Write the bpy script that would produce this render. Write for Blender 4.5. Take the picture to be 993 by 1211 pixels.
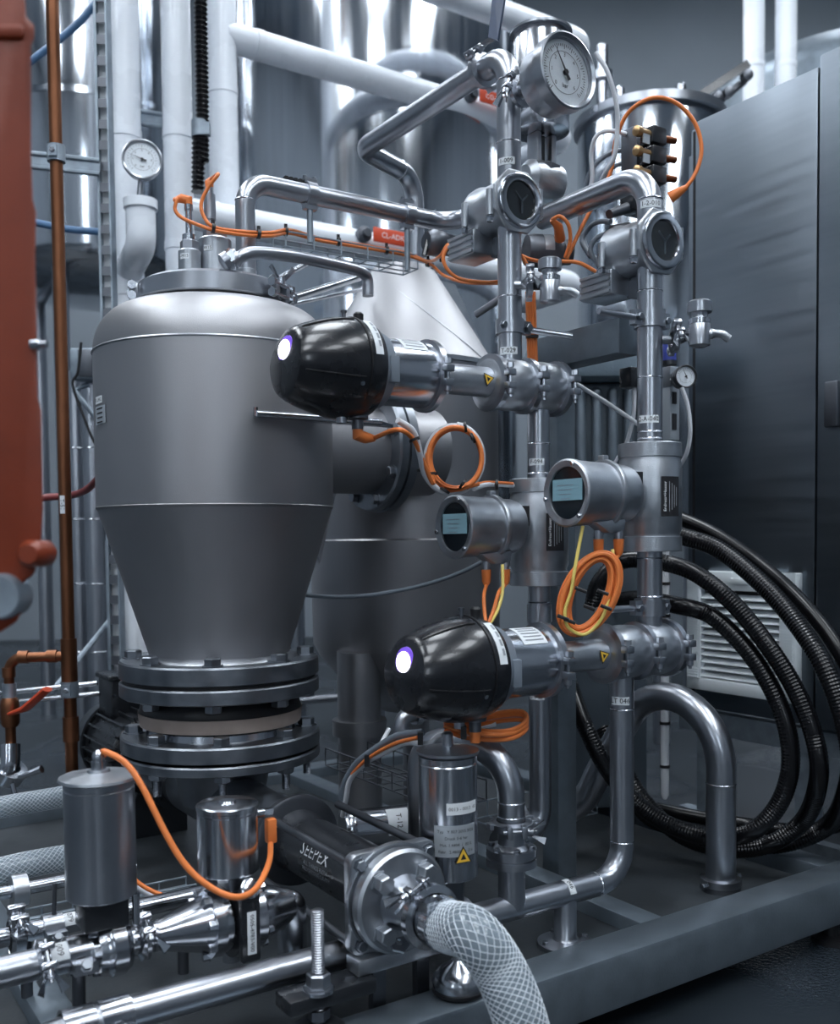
import bpy, bmesh, math, random
from mathutils import Vector as V, Matrix
random.seed(7)
for o in list(bpy.data.objects): bpy.data.objects.remove(o)
scene = bpy.context.scene
COL = scene.collection
# ------------------------------------------------------------------ camera
FPX, CX, CY, VS = 1170.0, 496.5, 605.5, 84.0
PITCH, ROLL, YAW = math.radians(-2.5), math.radians(-0.575), math.radians(33.9)
EYE = V((0, 0, .74))
_f = V((0, math.cos(PITCH), math.sin(PITCH))); _u = V((0, -math.sin(PITCH), math.cos(PITCH))); _r = V((1, 0, 0))
RT = _r*math.cos(ROLL) + _u*math.sin(ROLL); UP = -_r*math.sin(ROLL) + _u*math.cos(ROLL); FW = _f
cd = bpy.data.cameras.new('camera'); cam = bpy.data.objects.new('camera', cd); COL.objects.link(cam)
cam.matrix_world = Matrix(((RT.x, UP.x, -FW.x, EYE.x), (RT.y, UP.y, -FW.y, EYE.y), (RT.z, UP.z, -FW.z, EYE.z), (0, 0, 0, 1)))
cd.sensor_fit = 'VERTICAL'; cd.sensor_height = 36; cd.sensor_width = 36*993/1211
cd.lens = FPX/1211*36; cd.shift_y = VS/1211; cd.clip_start = .05; cd.clip_end = 60
cd.dof.use_dof = True; cd.dof.focus_distance = 1.6; cd.dof.aperture_fstop = 4.5
scene.camera = cam
# ------------------------------------------------------------------ world, exposure
w = bpy.data.worlds.new('world'); scene.world = w; w.use_nodes = True
w.node_tree.nodes['Background'].inputs[0].default_value = (.55, .68, .85, 1)
w.node_tree.nodes['Background'].inputs[1].default_value = .05
vs = scene.view_settings
vs.view_transform = 'Standard'; vs.look = 'None'; vs.gamma = 1; vs.use_curve_mapping = False; vs.exposure = 0.0
SKYLIGHT, WINDOW = 13.0, 9.0        # brightness of the roof lights and of the wall windows
# ------------------------------------------------------------------ helpers
U = V((math.cos(YAW), math.sin(YAW), 0)); W = V((-math.sin(YAW), math.cos(YAW), 0)); Z = V((0, 0, 1))
def P(x, y, d):                      # photo pixel at a distance along the view -> place
    r = FW + RT*((x-CX)/FPX) - UP*((y-CY-VS)/FPX)
    return EYE + r*(d/r.y)
def S(px, d): return px*d/FPX
def col(p, D, x):                    # where the line p + tD crosses a pixel column
    n = RT*FPX - FW*(x-CX); return p + D*(-((p-EYE).dot(n))/D.dot(n))
def row(p, D, y):
    n = UP*FPX + FW*(y-CY-VS); return p + D*(-((p-EYE).dot(n))/D.dot(n))
def zr(p, y): return row(p, Z, y)
def at(p, z): return V((p.x, p.y, z))
def perp(a):
    a = a.normalized(); b = V((0, 0, 1)) if abs(a.z) < .9 else V((1, 0, 0))
    x = b.cross(a).normalized(); return x, a.cross(x)
class MB:
    def __init__(s): s.v = []; s.f = []
    def add(s, v, f):
        n = len(s.v); s.v += [V(q) for q in v]; s.f += [[i+n for i in q] for q in f]; return s
    def tube(s, pts, r, n=16, cap=True, closed=False, flat=None):
        pts = [V(p) for p in pts]; q = [pts[0]]
        rr = [r]*len(pts) if not isinstance(r, (list, tuple)) else list(r)
        m = len(pts); T = []
        for i in range(m):
            a = pts[(i-1) % m] if (closed or i) else pts[0]; b = pts[(i+1) % m] if (closed or i < m-1) else pts[-1]
            t = (b-a); T.append(t.normalized() if t.length > 1e-9 else (T[-1] if T else V((0, 0, 1))))
        x, y = perp(T[0]); v = []
        for i in range(m):
            if i:
                ax = T[i-1].cross(T[i])
                if ax.length > 1e-7:
                    R = Matrix.Rotation(T[i-1].angle(T[i]), 3, ax.normalized()); x = R @ x
                x = (x - T[i]*x.dot(T[i])).normalized()
            y = T[i].cross(x)
            for k in range(n):
                a = 2*math.pi*(k+.5)/n
                v.append(pts[i] + x*(rr[i]*math.cos(a)) + y*(rr[i]*math.sin(a)*(flat or 1)))
        f = []
        for i in range(m if closed else m-1):
            j = (i+1) % m
            for k in range(n):
                l = (k+1) % n; f.append([i*n+k, i*n+l, j*n+l, j*n+k])
        if cap and not closed: f.append(list(range(n))[::-1]); f.append([(m-1)*n+k for k in range(n)])
        return s.add(v, f)
    def lathe(s, o, ax, prof, n=32, ph=.5):
        o = V(o); ax = V(ax).normalized(); x, y = perp(ax); v = []; f = []; rings = []
        for h, r in prof:
            if r <= 1e-6: rings.append([len(v)]); v.append(o+ax*h)
            else:
                rings.append(list(range(len(v), len(v)+n)))
                for k in range(n):
                    a = 2*math.pi*(k+ph)/n; v.append(o+ax*h+x*(r*math.cos(a))+y*(r*math.sin(a)))
        for a, b in zip(rings, rings[1:]):
            for k in range(n):
                l = (k+1) % n
                if len(a) == 1 and len(b) == 1: continue
                if len(a) == 1: f.append([a[0], b[l], b[k]])
                elif len(b) == 1: f.append([a[k], a[l], b[0]])
                else: f.append([a[k], a[l], b[l], b[k]])
        if len(rings[0]) > 1: f.append(rings[0][::-1])
        if len(rings[-1]) > 1: f.append(rings[-1])
        return s.add(v, f)
    def ring(s, o, ax, prof, n=32):          # closed profile turned about an axis
        o = V(o); ax = V(ax).normalized(); x, y = perp(ax); v = []; f = []; m = len(prof)
        for h, r in prof:
            for k in range(n):
                a = 2*math.pi*(k+.5)/n; v.append(o+ax*h+x*(r*math.cos(a))+y*(r*math.sin(a)))
        for i in range(m):
            j = (i+1) % m
            for k in range(n):
                l = (k+1) % n; f.append([i*n+k, i*n+l, j*n+l, j*n+k])
        return s.add(v, f)
    def box(s, c, sx, sy, sz, X=V((1, 0, 0)), Y=V((0, 1, 0)), ZZ=Z):
        c = V(c); v = []
        for k in (-.5, .5):
            for a, b in ((-.5, -.5), (.5, -.5), (.5, .5), (-.5, .5)): v.append(c+X*(a*sx)+Y*(b*sy)+ZZ*(k*sz))
        return s.add(v, [[3, 2, 1, 0], [4, 5, 6, 7], [0, 1, 5, 4], [1, 2, 6, 5], [2, 3, 7, 6], [3, 0, 4, 7]])
    def prism(s, pts, dv):
        pts = [V(p) for p in pts]; n = len(pts)
        return s.add(pts+[p+dv for p in pts], [list(range(n))[::-1], [n+i for i in range(n)]]+[[i, (i+1) % n, n+(i+1) % n, n+i] for i in range(n)])
    def sphere(s, c, r, n=16, m=10, sc=(1, 1, 1)):
        return s.lathe(c, Z, [(-r*math.cos(math.pi*i/m)*sc[2], max(0, r*math.sin(math.pi*i/m))*sc[0]) for i in range(m+1)], n)
def fillet(pts, rad, k=8):
    pts = [V(p) for p in pts]; out = [pts[0]]
    for i in range(1, len(pts)-1):
        a, b, c = pts[i-1], pts[i], pts[i+1]; d1 = (a-b).normalized(); d2 = (c-b).normalized()
        if d1.length < .5 or d2.length < .5: out.append(b); continue
        an = d1.angle(d2)
        if an > 3.1: out.append(b); continue
        rd = rad[i-1] if isinstance(rad, (list, tuple)) else rad
        t = min(rd/math.tan(an/2), (a-b).length*.49, (c-b).length*.49); rd = t*math.tan(an/2)
        ctr = b+(d1+d2).normalized()*(rd/math.sin(an/2)); p0 = b+d1*t-ctr; p1 = b+d2*t-ctr; tot = p0.angle(p1)
        for j in range(k+1):
            x = j/k; out.append(ctr+(p0*math.sin((1-x)*tot)+p1*math.sin(x*tot))/math.sin(tot))
    return out+[pts[-1]]
def spline(pts, n=10):
    pts = [V(p) for p in pts]; q = [pts[0]*2-pts[1]]+pts+[pts[-1]*2-pts[-2]]; out = []
    for i in range(1, len(q)-2):
        a, b, c, d = q[i-1:i+3]
        for k in range(n):
            t = k/n; out.append(.5*((2*b)+(c-a)*t+(2*a-5*b+4*c-d)*t*t+(3*b-a-3*c+d)*t**3))
    return out+[pts[-1]]
def resample(pts, step):
    out = [pts[0]]; acc = 0
    for a, b in zip(pts, pts[1:]):
        L = (b-a).length; t = step-acc
        while t <= L: out.append(a+(b-a)*(t/L)); t += step
        acc = (acc+L) % step
    return out
WL = {}
def wloc(o): return WL.get(o.name, V((0, 0, 0))) if o else V((0, 0, 0))
def thing(name, label, cat, loc, group=None, kind=None):
    o = bpy.data.objects.new(name, None); COL.objects.link(o); o.empty_display_size = .02
    o.location = loc; WL[o.name] = V(loc); o['label'] = label
    if kind: o['kind'] = kind
    else: o['category'] = cat
    if group: o['group'] = group
    return o
def obj(name, mb, m, parent=None, label=None, cat=None, group=None, kind=None, bevel=0, sharp=38, org=None, flat=False):
    me = bpy.data.meshes.new(name)
    lo = V([min(v[i] for v in mb.v) for i in range(3)]); hi = V([max(v[i] for v in mb.v) for i in range(3)])
    c = V(org) if org is not None else V(((lo.x+hi.x)/2, (lo.y+hi.y)/2, lo.z))
    me.from_pydata([tuple(v-c) for v in mb.v], [], mb.f)
    bm = bmesh.new(); bm.from_mesh(me); bmesh.ops.recalc_face_normals(bm, faces=bm.faces)
    if bevel:
        es = [e for e in bm.edges if len(e.link_faces) == 2 and e.calc_face_angle(0) > .6]
        bmesh.ops.bevel(bm, geom=es, offset=bevel, segments=2, affect='EDGES', profile=.5, clamp_overlap=True)
    bm.to_mesh(me); bm.free()
    if not flat:
        me.polygons.foreach_set('use_smooth', [True]*len(me.polygons)); me.set_sharp_from_angle(angle=math.radians(sharp))
    me.materials.append(m)
    o = bpy.data.objects.new(name, me); COL.objects.link(o)
    if parent: o.parent = parent
    o.location = c-wloc(parent); WL[o.name] = c
    if label: o['label'] = label
    if cat: o['category'] = cat
    if group: o['group'] = group
    if kind: o['kind'] = kind
    return o
def inst(src, name, parent, pos, rot=None):     # another copy of a mesh piece
    o = bpy.data.objects.new(name, src); COL.objects.link(o)
    if parent: o.parent = parent
    o.location = V(pos)-wloc(parent); WL[o.name] = V(pos)
    if rot is not None: o.rotation_euler = rot.to_euler()
    return o
def zrot(d, spin=0):
    d = V(d).normalized(); x, y = perp(d)
    return Matrix((x, y, d)).transposed() @ Matrix.Rotation(spin, 3, 'Z')
# ------------------------------------------------------------------ materials
def mat(name, base, metal=0., rough=.5, var=0., rvar=0., scale=(8, 8, 8), bump=0., bscale=80., coat=0., trans=0., emis=None, alpha=1., ior=1.45, base2=None):
    m = bpy.data.materials.new(name); m.use_nodes = True; nt = m.node_tree; b = nt.nodes['Principled BSDF']
    b.inputs['Base Color'].default_value = (*base, 1); b.inputs['Metallic'].default_value = metal; b.inputs['Roughness'].default_value = rough
    b.inputs['Coat Weight'].default_value = coat; b.inputs['Coat Roughness'].default_value = .08
    b.inputs['Transmission Weight'].default_value = trans; b.inputs['Alpha'].default_value = alpha; b.inputs['IOR'].default_value = ior
    if emis: b.inputs['Emission Color'].default_value = (*emis[0], 1); b.inputs['Emission Strength'].default_value = emis[1]
    if var or rvar or bump or base2:
        tc = nt.nodes.new('ShaderNodeTexCoord'); mp = nt.nodes.new('ShaderNodeMapping'); nt.links.new(tc.outputs['Object'], mp.inputs[0])
        mp.inputs['Scale'].default_value = scale
        n = nt.nodes.new('ShaderNodeTexNoise'); n.inputs['Scale'].default_value = 1; n.inputs['Detail'].default_value = 6; nt.links.new(mp.outputs[0], n.inputs[0])
        if var or base2:
            cr = nt.nodes.new('ShaderNodeValToRGB'); cr.color_ramp.elements[0].position = .3; cr.color_ramp.elements[1].position = .7
            c0 = [max(0, c*(1-var)) for c in base]; c1 = base2 or [min(1, c*(1+var)) for c in base]
            cr.color_ramp.elements[0].color = (*c0, 1); cr.color_ramp.elements[1].color = (*c1, 1)
            nt.links.new(n.outputs[0], cr.inputs[0]); nt.links.new(cr.outputs[0], b.inputs['Base Color'])
        if rvar:
            mr = nt.nodes.new('ShaderNodeMapRange'); mr.inputs[1].default_value = .3; mr.inputs[2].default_value = .7
            mr.inputs[3].default_value = max(.02, rough-rvar); mr.inputs[4].default_value = min(1, rough+rvar)
            nt.links.new(n.outputs[0], mr.inputs[0]); nt.links.new(mr.outputs[0], b.inputs['Roughness'])
        if bump:
            n2 = nt.nodes.new('ShaderNodeTexNoise'); n2.inputs['Scale'].default_value = bscale; n2.inputs['Detail'].default_value = 3
            nt.links.new(tc.outputs['Object'], n2.inputs[0])
            bp = nt.nodes.new('ShaderNodeBump'); bp.inputs['Strength'].default_value = bump; bp.inputs['Distance'].default_value = .002
            nt.links.new(n2.outputs[0], bp.inputs['Height']); nt.links.new(bp.outputs[0], b.inputs['Normal'])
    return m
M = {}
M['steel'] = mat('pipe_steel', (.44, .46, .50), 1, .30, .05, .02, (14, 14, 14))
M['bright'] = mat('polished_steel', (.52, .54, .58), 1, .20, .06, .05, (20, 20, 20))
M['cast'] = mat('cast_steel', (.50, .525, .56), 1, .36, .08, .06, (40, 40, 40), .15, 500)
M['blast'] = mat('bead_blasted_steel', (.37, .37, .385), 1, .46, .07, .05, (5, 5, 3), .12, 900)
M['dim'] = mat('dark_steel', (.16, .17, .19), 1, .42, .12, .08, (10, 10, 10), .1, 300)
M['vess'] = mat('grey_coated_steel', (.10, .125, .15), .3, .45, .12, .06, (4, 4, 4), .1, 300)
M['tank'] = mat('brushed_tank_steel', (.66, .69, .73), 1, .13, .05, .05, (40, 40, 1.2))
M['flange'] = mat('flange_steel', (.26, .28, .31), 1, .36, .12, .08, (30, 30, 30), .1, 400)
M['cab'] = mat('cabinet_steel', (.22, .25, .285), 1, .36, .05, .05, (3, 3, 60), .04, 700)
M['galv'] = mat('galvanised_steel', (.30, .35, .40), .75, .48, .22, .08, (30, 30, 30), .1, 300)
M['frame'] = mat('painted_frame', (.17, .205, .24), .6, .40, .14, .08, (25, 25, 25), .12, 300)
M['white'] = mat('white_pipe_plastic', (.84, .88, .94), 0, .28, .03, .05, (6, 6, 6), 0, 1, .3)
M['black'] = mat('gloss_black_plastic', (.010, .011, .014), 0, .26, 0, .05, (30, 30, 30), .05, 900, .3)
M['rubber'] = mat('black_rubber', (.012, .012, .014), 0, .42, 0, .06, (40, 40, 40))
M['hose'] = mat('black_ribbed_hose', (.004, .004, .005), 0, .24, 0, 0)
M['paintblk'] = mat('black_enamel', (.016, .018, .022), 0, .30, .2, .06, (20, 20, 20), .1, 300, .4)
M['copper'] = mat('copper_tube', (.21, .088, .046), 1, .40, .25, .10, (14, 14, 4))
M['ocable'] = mat('orange_cable_sheath', (.78, .215, .055), 0, .42, .06, 0, (30, 30, 30))
M['wcable'] = mat('white_cable_sheath', (.66, .68, .72), 0, .4)
M['gcable'] = mat('grey_cable_sheath', (.18, .21, .25), 0, .4)
M['ycable'] = mat('yellow_green_wire', (.78, .62, .16), 0, .4)
M['bcable'] = mat('blue_hose_sheath', (.10, .20, .36), 0, .4)
M['rcable'] = mat('dark_red_hose', (.20, .035, .035), 0, .4)
M['opaint'] = mat('orange_red_paint', (.20, .029, .007), 0, .42, .22, .05, (9, 9, 9), .2, 60, .1)
M['redpl'] = mat('red_plastic', (.60, .07, .025), 0, .4)
M['tan'] = mat('tan_band', (.30, .245, .22), 0, .6, .15, 0, (20, 20, 20))
M['label'] = mat('white_label', (.74, .77, .80), 0, .45)
M['ink'] = mat('label_ink', (.015, .015, .018), 0, .5)
M['inkgrey'] = mat('faint_print', (.28, .30, .33), 0, .5)
M['silver'] = mat('silver_label', (.50, .54, .58), .5, .35)
M['yellow'] = mat('warning_yellow', (.85, .52, .06), 0, .45)
M['whiteink'] = mat('white_print', (.8, .82, .85), 0, .5)
M['dial'] = mat('gauge_dial', (.80, .85, .90), 0, .5)
M['glass'] = mat('clear_glass', (1, 1, 1), 0, .02, trans=1., ior=1.3)
M['darkglass'] = mat('dark_display_glass', (.010, .015, .020), 0, .12)
M['lcd'] = mat('lcd_screen', (.12, .22, .27), 0, .25, emis=((.19, .34, .42), .27))
M['led'] = mat('led_lens', (.9, .9, 1), 0, .2, emis=((.86, .84, 1.0), 9.0))
M['ledhalo'] = mat('painted_violet_halo', (.25, .12, .8), 0, .3)  # violet halo of the status lamp put into a plain colour
M['brass'] = mat('dull_brass', (.55, .36, .18), 1, .35)
M['blueblk'] = mat('dark_blue_plate', (.03, .05, .10), 0, .3)
M['blue'] = mat('blue_plastic', (.04, .06, .30), 0, .35)
M['wall'] = mat('wall_paint', (.20, .23, .265), 0, .75, .08, 0, (1.5, 1.5, 1.5))
M['ceil'] = mat('ceiling_paint', (.40, .46, .53), 0, .7, .06, 0, (1, 1, 1))
M['floor'] = mat('wet_dark_floor', (.018, .024, .031), 0, .32, .35, .20, (2.2, 2.2, 2.2), .25, 45)
M['pan'] = mat('dark_base_plate', (.030, .036, .042), 0, .50, .4, .12, (9, 9, 9), .2, 120)
def wetfloor(m):                        # puddle ripples only where the floor is wet
    nt = m.node_tree; b = nt.nodes['Principled BSDF']; tc = nt.nodes.new('ShaderNodeTexCoord')
    def noise(sc, det):
        n = nt.nodes.new('ShaderNodeTexNoise'); n.inputs['Scale'].default_value = sc; n.inputs['Detail'].default_value = det; nt.links.new(tc.outputs['Object'], n.inputs[0]); return n
    a = noise(1.7, 2); mr = nt.nodes.new('ShaderNodeMapRange'); mr.inputs[1].default_value = .50; mr.inputs[2].default_value = .58; nt.links.new(a.outputs[0], mr.inputs[0])
    n = noise(130, 2); mu = nt.nodes.new('ShaderNodeMath'); mu.operation = 'MULTIPLY'; nt.links.new(n.outputs[0], mu.inputs[0]); nt.links.new(mr.outputs[0], mu.inputs[1])
    bp = nt.nodes.new('ShaderNodeBump'); bp.inputs['Strength'].default_value = .9; bp.inputs['Distance'].default_value = .006
    nt.links.new(mu.outputs[0], bp.inputs['Height']); nt.links.new(bp.outputs[0], b.inputs['Normal'])
    r = nt.nodes.new('ShaderNodeMapRange'); r.inputs[3].default_value = .42; r.inputs[4].default_value = .10; nt.links.new(mr.outputs[0], r.inputs[0]); nt.links.new(r.outputs[0], b.inputs['Roughness'])
wetfloor(M['floor'])
M['sky'] = mat('daylight_pane', (.8, .85, .9), 0, .5, emis=((.88, .94, 1.0), SKYLIGHT))
M['winpane'] = mat('window_pane', (.8, .85, .9), 0, .5, emis=((.80, .90, 1.0), WINDOW))
M['clear'] = mat('clear_hose_plastic', (.30, .36, .41), 0, .12, trans=.45, ior=1.2, coat=.5)
M['braid'] = mat('hose_braid', (.66, .71, .76), 0, .35)
# ------------------------------------------------------------------ text, labels
TXT = {}
def textmesh(s):
    if s in TXT: return TXT[s]
    c = bpy.data.curves.new('lettering', 'FONT'); c.body = s; c.size = 1; c.align_x = 'CENTER'; c.align_y = 'CENTER'; c.resolution_u = 2
    o = bpy.data.objects.new('lettering', c); COL.objects.link(o)
    bpy.context.view_layer.update()
    me = bpy.data.meshes.new_from_object(o.evaluated_get(bpy.context.evaluated_depsgraph_get()))
    r = ([(v.co.x, v.co.y) for v in me.vertices], [list(p.vertices) for p in me.polygons])
    bpy.data.objects.remove(o); bpy.data.curves.remove(c); bpy.data.meshes.remove(me)
    TXT[s] = r; return r
def wraptext(s, c, a, n, r, size, along=False, dx=0, dy=0, flip=1):
    vv, ff = textmesh(s); t = a.cross(n); mb = MB(); out = []
    for x, y in vv:
        x, y = (x*size+dx), (y*size+dy)
        if along: th, h = flip*y/r, -flip*x
        else: th, h = x/r, y
        out.append(c+n*(r*math.cos(th))+t*(r*math.sin(th))+a*h)
    return mb.add(out, ff)
def wrappatch(c, a, n, r, w, h, k=8, th=.0006, dx=0, dy=0):
    t = a.cross(n); v = []; f = []
    for i in range(k+1):
        x = (dx-w/2+w*i/k)/r
        for hh, rr in ((-h/2, r), (h/2, r), (h/2, r+th), (-h/2, r+th)): v.append(c+(n*math.cos(x)+t*math.sin(x))*rr+a*(hh+dy))
    for i in range(k):
        for q in range(4):
            l = (q+1) % 4; f.append([i*4+q, i*4+l, i*4+4+l, i*4+4+q])
    f += [[0, 1, 2, 3], [k*4+3, k*4+2, k*4+1, k*4]]
    return MB().add(v, f)
def pipetag(par, text, c, a, n, r, w, h, size, along=False, name='pipe_label', flip=1):
    a = V(a).normalized(); n = V(n); n = (n-a*n.dot(a)).normalized()
    o = obj(name, wrappatch(c, a, n, r+.0003, w, h), M['label'], par, label='white label with black print')
    obj('lettering', wraptext(text, c, a, n, r+.0013, size, along, flip=flip), M['ink'], o, flat=True)
    return o
def flattext(s, c, X, Y, size, off):
    vv, ff = textmesh(s); return MB().add([V(c)+X*(x*size)+Y*(y*size)+off for x, y in vv], ff)
# ------------------------------------------------------------------ small hardware
CACHE = {}
def boltmesh(R, h):
    k = ('b', round(R, 4), round(h, 4))
    if k not in CACHE:
        mb = MB(); mb.lathe((0, 0, 0), Z, [(0, R*1.25), (h*.14, R*1.25), (h*.14, R*.98), (h*.88, R), (h, R*.86)], 6)
        me = bpy.data.meshes.new('bolt'); me.from_pydata([tuple(v) for v in mb.v], [], mb.f); me.materials.append(M['flange']); CACHE[k] = me
    return CACHE[k]
def bolt(par, pos, d, R=.008, h=.008, spin=0, name='bolt', m=None):
    me = boltmesh(R, h)
    if m:
        k = (me.name, m.name)
        if k not in CACHE: c = me.copy(); c.materials.clear(); c.materials.append(m); CACHE[k] = c
        me = CACHE[k]
    return inst(me, name, par, pos, zrot(d, spin))
def boltring(par, c, ax, R, n, r, h, ph=0, m=None, name='bolt'):
    x, y = perp(ax)
    for k in range(n):
        a = 2*math.pi*k/n+ph; bolt(par, c+x*(R*math.cos(a))+y*(R*math.sin(a)), ax, r, h, a, name, m)
def clamp(par, c, ax, r, side, wdt=.014, m=None, wing=True):       # hygienic pipe clamp with hinge lug and wing nut
    ax = V(ax).normalized(); side = V(side); side = (side-ax*side.dot(ax)).normalized(); m = m or M['steel']
    R = r+.009
    o = obj('clamp', MB().ring(c, ax, [(-wdt*.5, r), (-wdt*.32, R), (wdt*.32, R), (wdt*.5, r)], 32), m, par)
    t = ax.cross(side); q = c+side*(R+.004)
    for s_ in (-1, 1): obj('clamp_lug', MB().box(q+t*(s_*.011), .014, .008 if wing else .011, wdt*(1.15 if wing else 1.0), side, t, ax), m, o, bevel=.0012)
    obj('hinge', MB().box(c-side*(R+.003), .009, .014, wdt*.9, side, t, ax), m, o, bevel=.001)
    mb = MB().tube([q-t*.020, q+t*.030], .0028, 8).lathe(q+t*.016, t, [(0, .006), (.008, .006), (.010, .004)], 10)
    if not wing: mb.lathe(q-t*.026, t, [(0, .006), (.008, .006)], 6)
    for s in (-1, 1) if wing else ():
        mb.prism([q+t*.018+ax*(s*.004)-side*.002, q+t*.018+ax*(s*.004)+side*.002, q+t*.040+ax*(s*.018)+side*.003, q+t*.044+ax*(s*.010)-side*.003], side*.004)
    obj('wing_nut', mb, m, o)
    return o
def weld(par, c, ax, r):
    return obj('weld_seam', MB().ring(c, ax, [(-.0016, r*.99), (0, r+.0009), (.0016, r*.99)], 24), M['bright'], par)
def tie(par, c, ax, r, name='cable_tie'):
    ax = V(ax).normalized(); x, y = perp(ax)
    mb = MB().ring(c, ax, [(-.002, r*.9), (-.002, r+.0012), (.002, r+.0012), (.002, r*.9)], 12)
    mb.box(c+x*(r+.002), .005, .004, .005, x, y, ax)
    return obj(name, mb, M['rubber'], par)
def tri_sign(par, c, X, Y, s, n):       # yellow warning triangle
    a = [c+Y*(s*.62), c-X*(s*.55)-Y*(s*.38), c+X*(s*.55)-Y*(s*.38)]
    o = obj('warning_sticker', MB().prism([p for p in a], n*.0006), M['ink'], par, label='yellow warning triangle')
    ctr = c+Y*(-s*.05)
    obj('sticker_face', MB().prism([ctr+(p-ctr)*.80+n*.0007 for p in a], n*.0003), M['yellow'], o)
    obj('sticker_print', MB().prism([ctr+(p-ctr)*.34+n*.0012 for p in a], n*.0002), M['ink'], o)
    return o
def cable(name, pts, r, m, label=None, cat='cable', n=10, par=None, group=None, k=8):
    return obj(name, MB().tube(spline(pts, k), r, n), m, par, label, None if par else cat, group)
# ------------------------------------------------------------------ room
RX0, RX1, RY0, RY1, RH = -5.0, 6.0, -5.0, 7.6, 5.0
def slab(name, c, s, m): return obj(name, MB().box(c, *s), m, kind='structure')
slab('floor', ((RX0+RX1)/2, (RY0+RY1)/2, -.05), (RX1-RX0, RY1-RY0, .1), M['floor'])
slab('ceiling', ((RX0+RX1)/2, (RY0+RY1)/2, RH+.05), (RX1-RX0, RY1-RY0, .1), M['ceil'])
slab('wall_back', ((RX0+RX1)/2, RY1+.05, RH/2), (RX1-RX0, .1, RH), M['wall'])
slab('wall_front', ((RX0+RX1)/2, RY0-.05, RH/2), (RX1-RX0, .1, RH), M['wall'])
slab('wall_left', (RX0-.05, (RY0+RY1)/2, RH/2), (.1, RY1-RY0, RH), M['wall'])
slab('wall_right', (RX1+.05, (RY0+RY1)/2, RH/2), (.1, RY1-RY0, RH), M['wall'])
k = 0
for x in (-2.6, .1, 2.8):
    for y in (-2.6, .0, 2.6, 5.2):
        k += 1
        t = thing('window_%d_offscreen' % k, 'roof light pane in the ceiling', 'window', (x, y, RH-.06), kind='structure')
        obj('pane_offscreen', MB().box((x, y, RH-.02), 1.0, 1.7, .02), M['sky'], t)
        mb = MB()
        for a, b, c, d in ((0, .88, 1.1, .06), (0, -.88, 1.1, .06), (.53, 0, .06, 1.8), (-.53, 0, .06, 1.8)): mb.box((x+a, y+b, RH-.025), c, d, .05)
        obj('window_frame', mb, M['galv'], t)
def wallwin(axis, fixed, v):           # tall narrow windows behind the camera, as mirrored in the tank
    global k
    k += 1; X = axis == 'x'; p = (fixed, v) if X else (v, fixed); sgn = 1 if fixed < 0 else -1
    t = thing('window_%d_offscreen' % k, 'tall daylight window', 'window', (p[0], p[1], 1.5), kind='structure')
    def b(o, dv, w_, th, zc_, h_):
        c = (fixed+sgn*o, v+dv, zc_) if X else (v+dv, fixed+sgn*o, zc_); return MB().box(c, th if X else w_, w_ if X else th, h_)
    obj('pane_offscreen', b(.02, 0, .5, .02, 2.5, 1.9), M['winpane'], t)
    for dv in (-.27, .27): obj('window_frame', b(.03, dv, .05, .06, 2.5, 2.0), M['galv'], t)
    obj('window_frame', b(.03, 0, .5, .06, 2.5, .04), M['galv'], t)
for v in (-3.2, .9): wallwin('y', RY0, v)
# ------------------------------------------------------------------ tanks behind
def tank(name, label, c, r, z0, z1, m, dome=.16, legs=3, bands=()):
    t = thing(name, label, 'tank', (c.x, c.y, z0 if not legs else 0))
    pr = [(z0-dome*.8, 0)] + [(z0-dome*.8*math.cos(a), r*math.sin(a)) for a in [math.pi/2*i/8 for i in range(1, 8)]] + [(z0, r), (z1, r)]
    pr += [(z1+dome*math.sin(a), r*math.cos(a)) for a in [math.pi/2*i/8 for i in range(1, 8)]] + [(z1+dome, 0)]
    obj('shell', MB().lathe(at(c, 0), Z, pr, 72), m, t)
    for b in bands: obj('weld_band', MB().ring(at(c, b), Z, [(-.012, r*.995), (-.012, r+.004), (.012, r+.004), (.012, r*.995)], 72), m, t)
    for i in range(legs):
        a = 2*math.pi*i/legs+.5
        p = c+V((math.cos(a), math.sin(a), 0))*(r*.8)
        obj('leg', MB().tube([at(p, 0), at(p, z0-.01)], .03, 12), M['steel'], t)
    return t
cT = P(446, 200, 3.65)
TK = cT
t = tank('storage_tank', 'tall polished steel storage tank behind the white pipes', cT, .50, .75, 3.3, M['tank'])
cT = P(105, 200, 4.1)
tank('storage_tank', 'shadowed steel storage tank behind the perforated strut and copper pipe', cT, .42, zr(cT, 322).z, 3.6, M['tank'], bands=(2.4,))
cT = P(768, 250, 3.75)
z1 = zr(cT, 150).z
t = tank('mixing_tank', 'small brushed steel tank with fittings on its lid', cT, .265, .8, z1, M['tank'], dome=.05)
obj('lid_rim', MB().ring(at(cT, z1), Z, [(-.015, .26), (-.015, .28), (.015, .28), (.015, .26)], 60), M['steel'], t)
for px, py, h, r in ((712, 128, .24, .030), (733, 125, .09, .022), (805, 116, .10, .024), (830, 118, .12, .022)):
    p = at(P(px, py, 3.62 if px < 830 else 3.90), z1-.01)
    obj('lid_fitting', MB().lathe(p, Z, [(0, r*1.5), (.02, r*1.5), (.02, r*.7), (h*.5, r*.7), (h*.5, r*1.3), (h*.62, r*1.3), (h*.62, r*.8), (h, r*.8), (h+.01, r*.4)], 18), M['bright'], t)
cT = P(1010, 100, 5.6)
zlid = z1
tank('dark_tank', 'dark domed tank beyond the electrical cabinet', cT, .95, 1.2, zr(cT, 150).z, M['frame'], dome=.34, legs=4)
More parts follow.
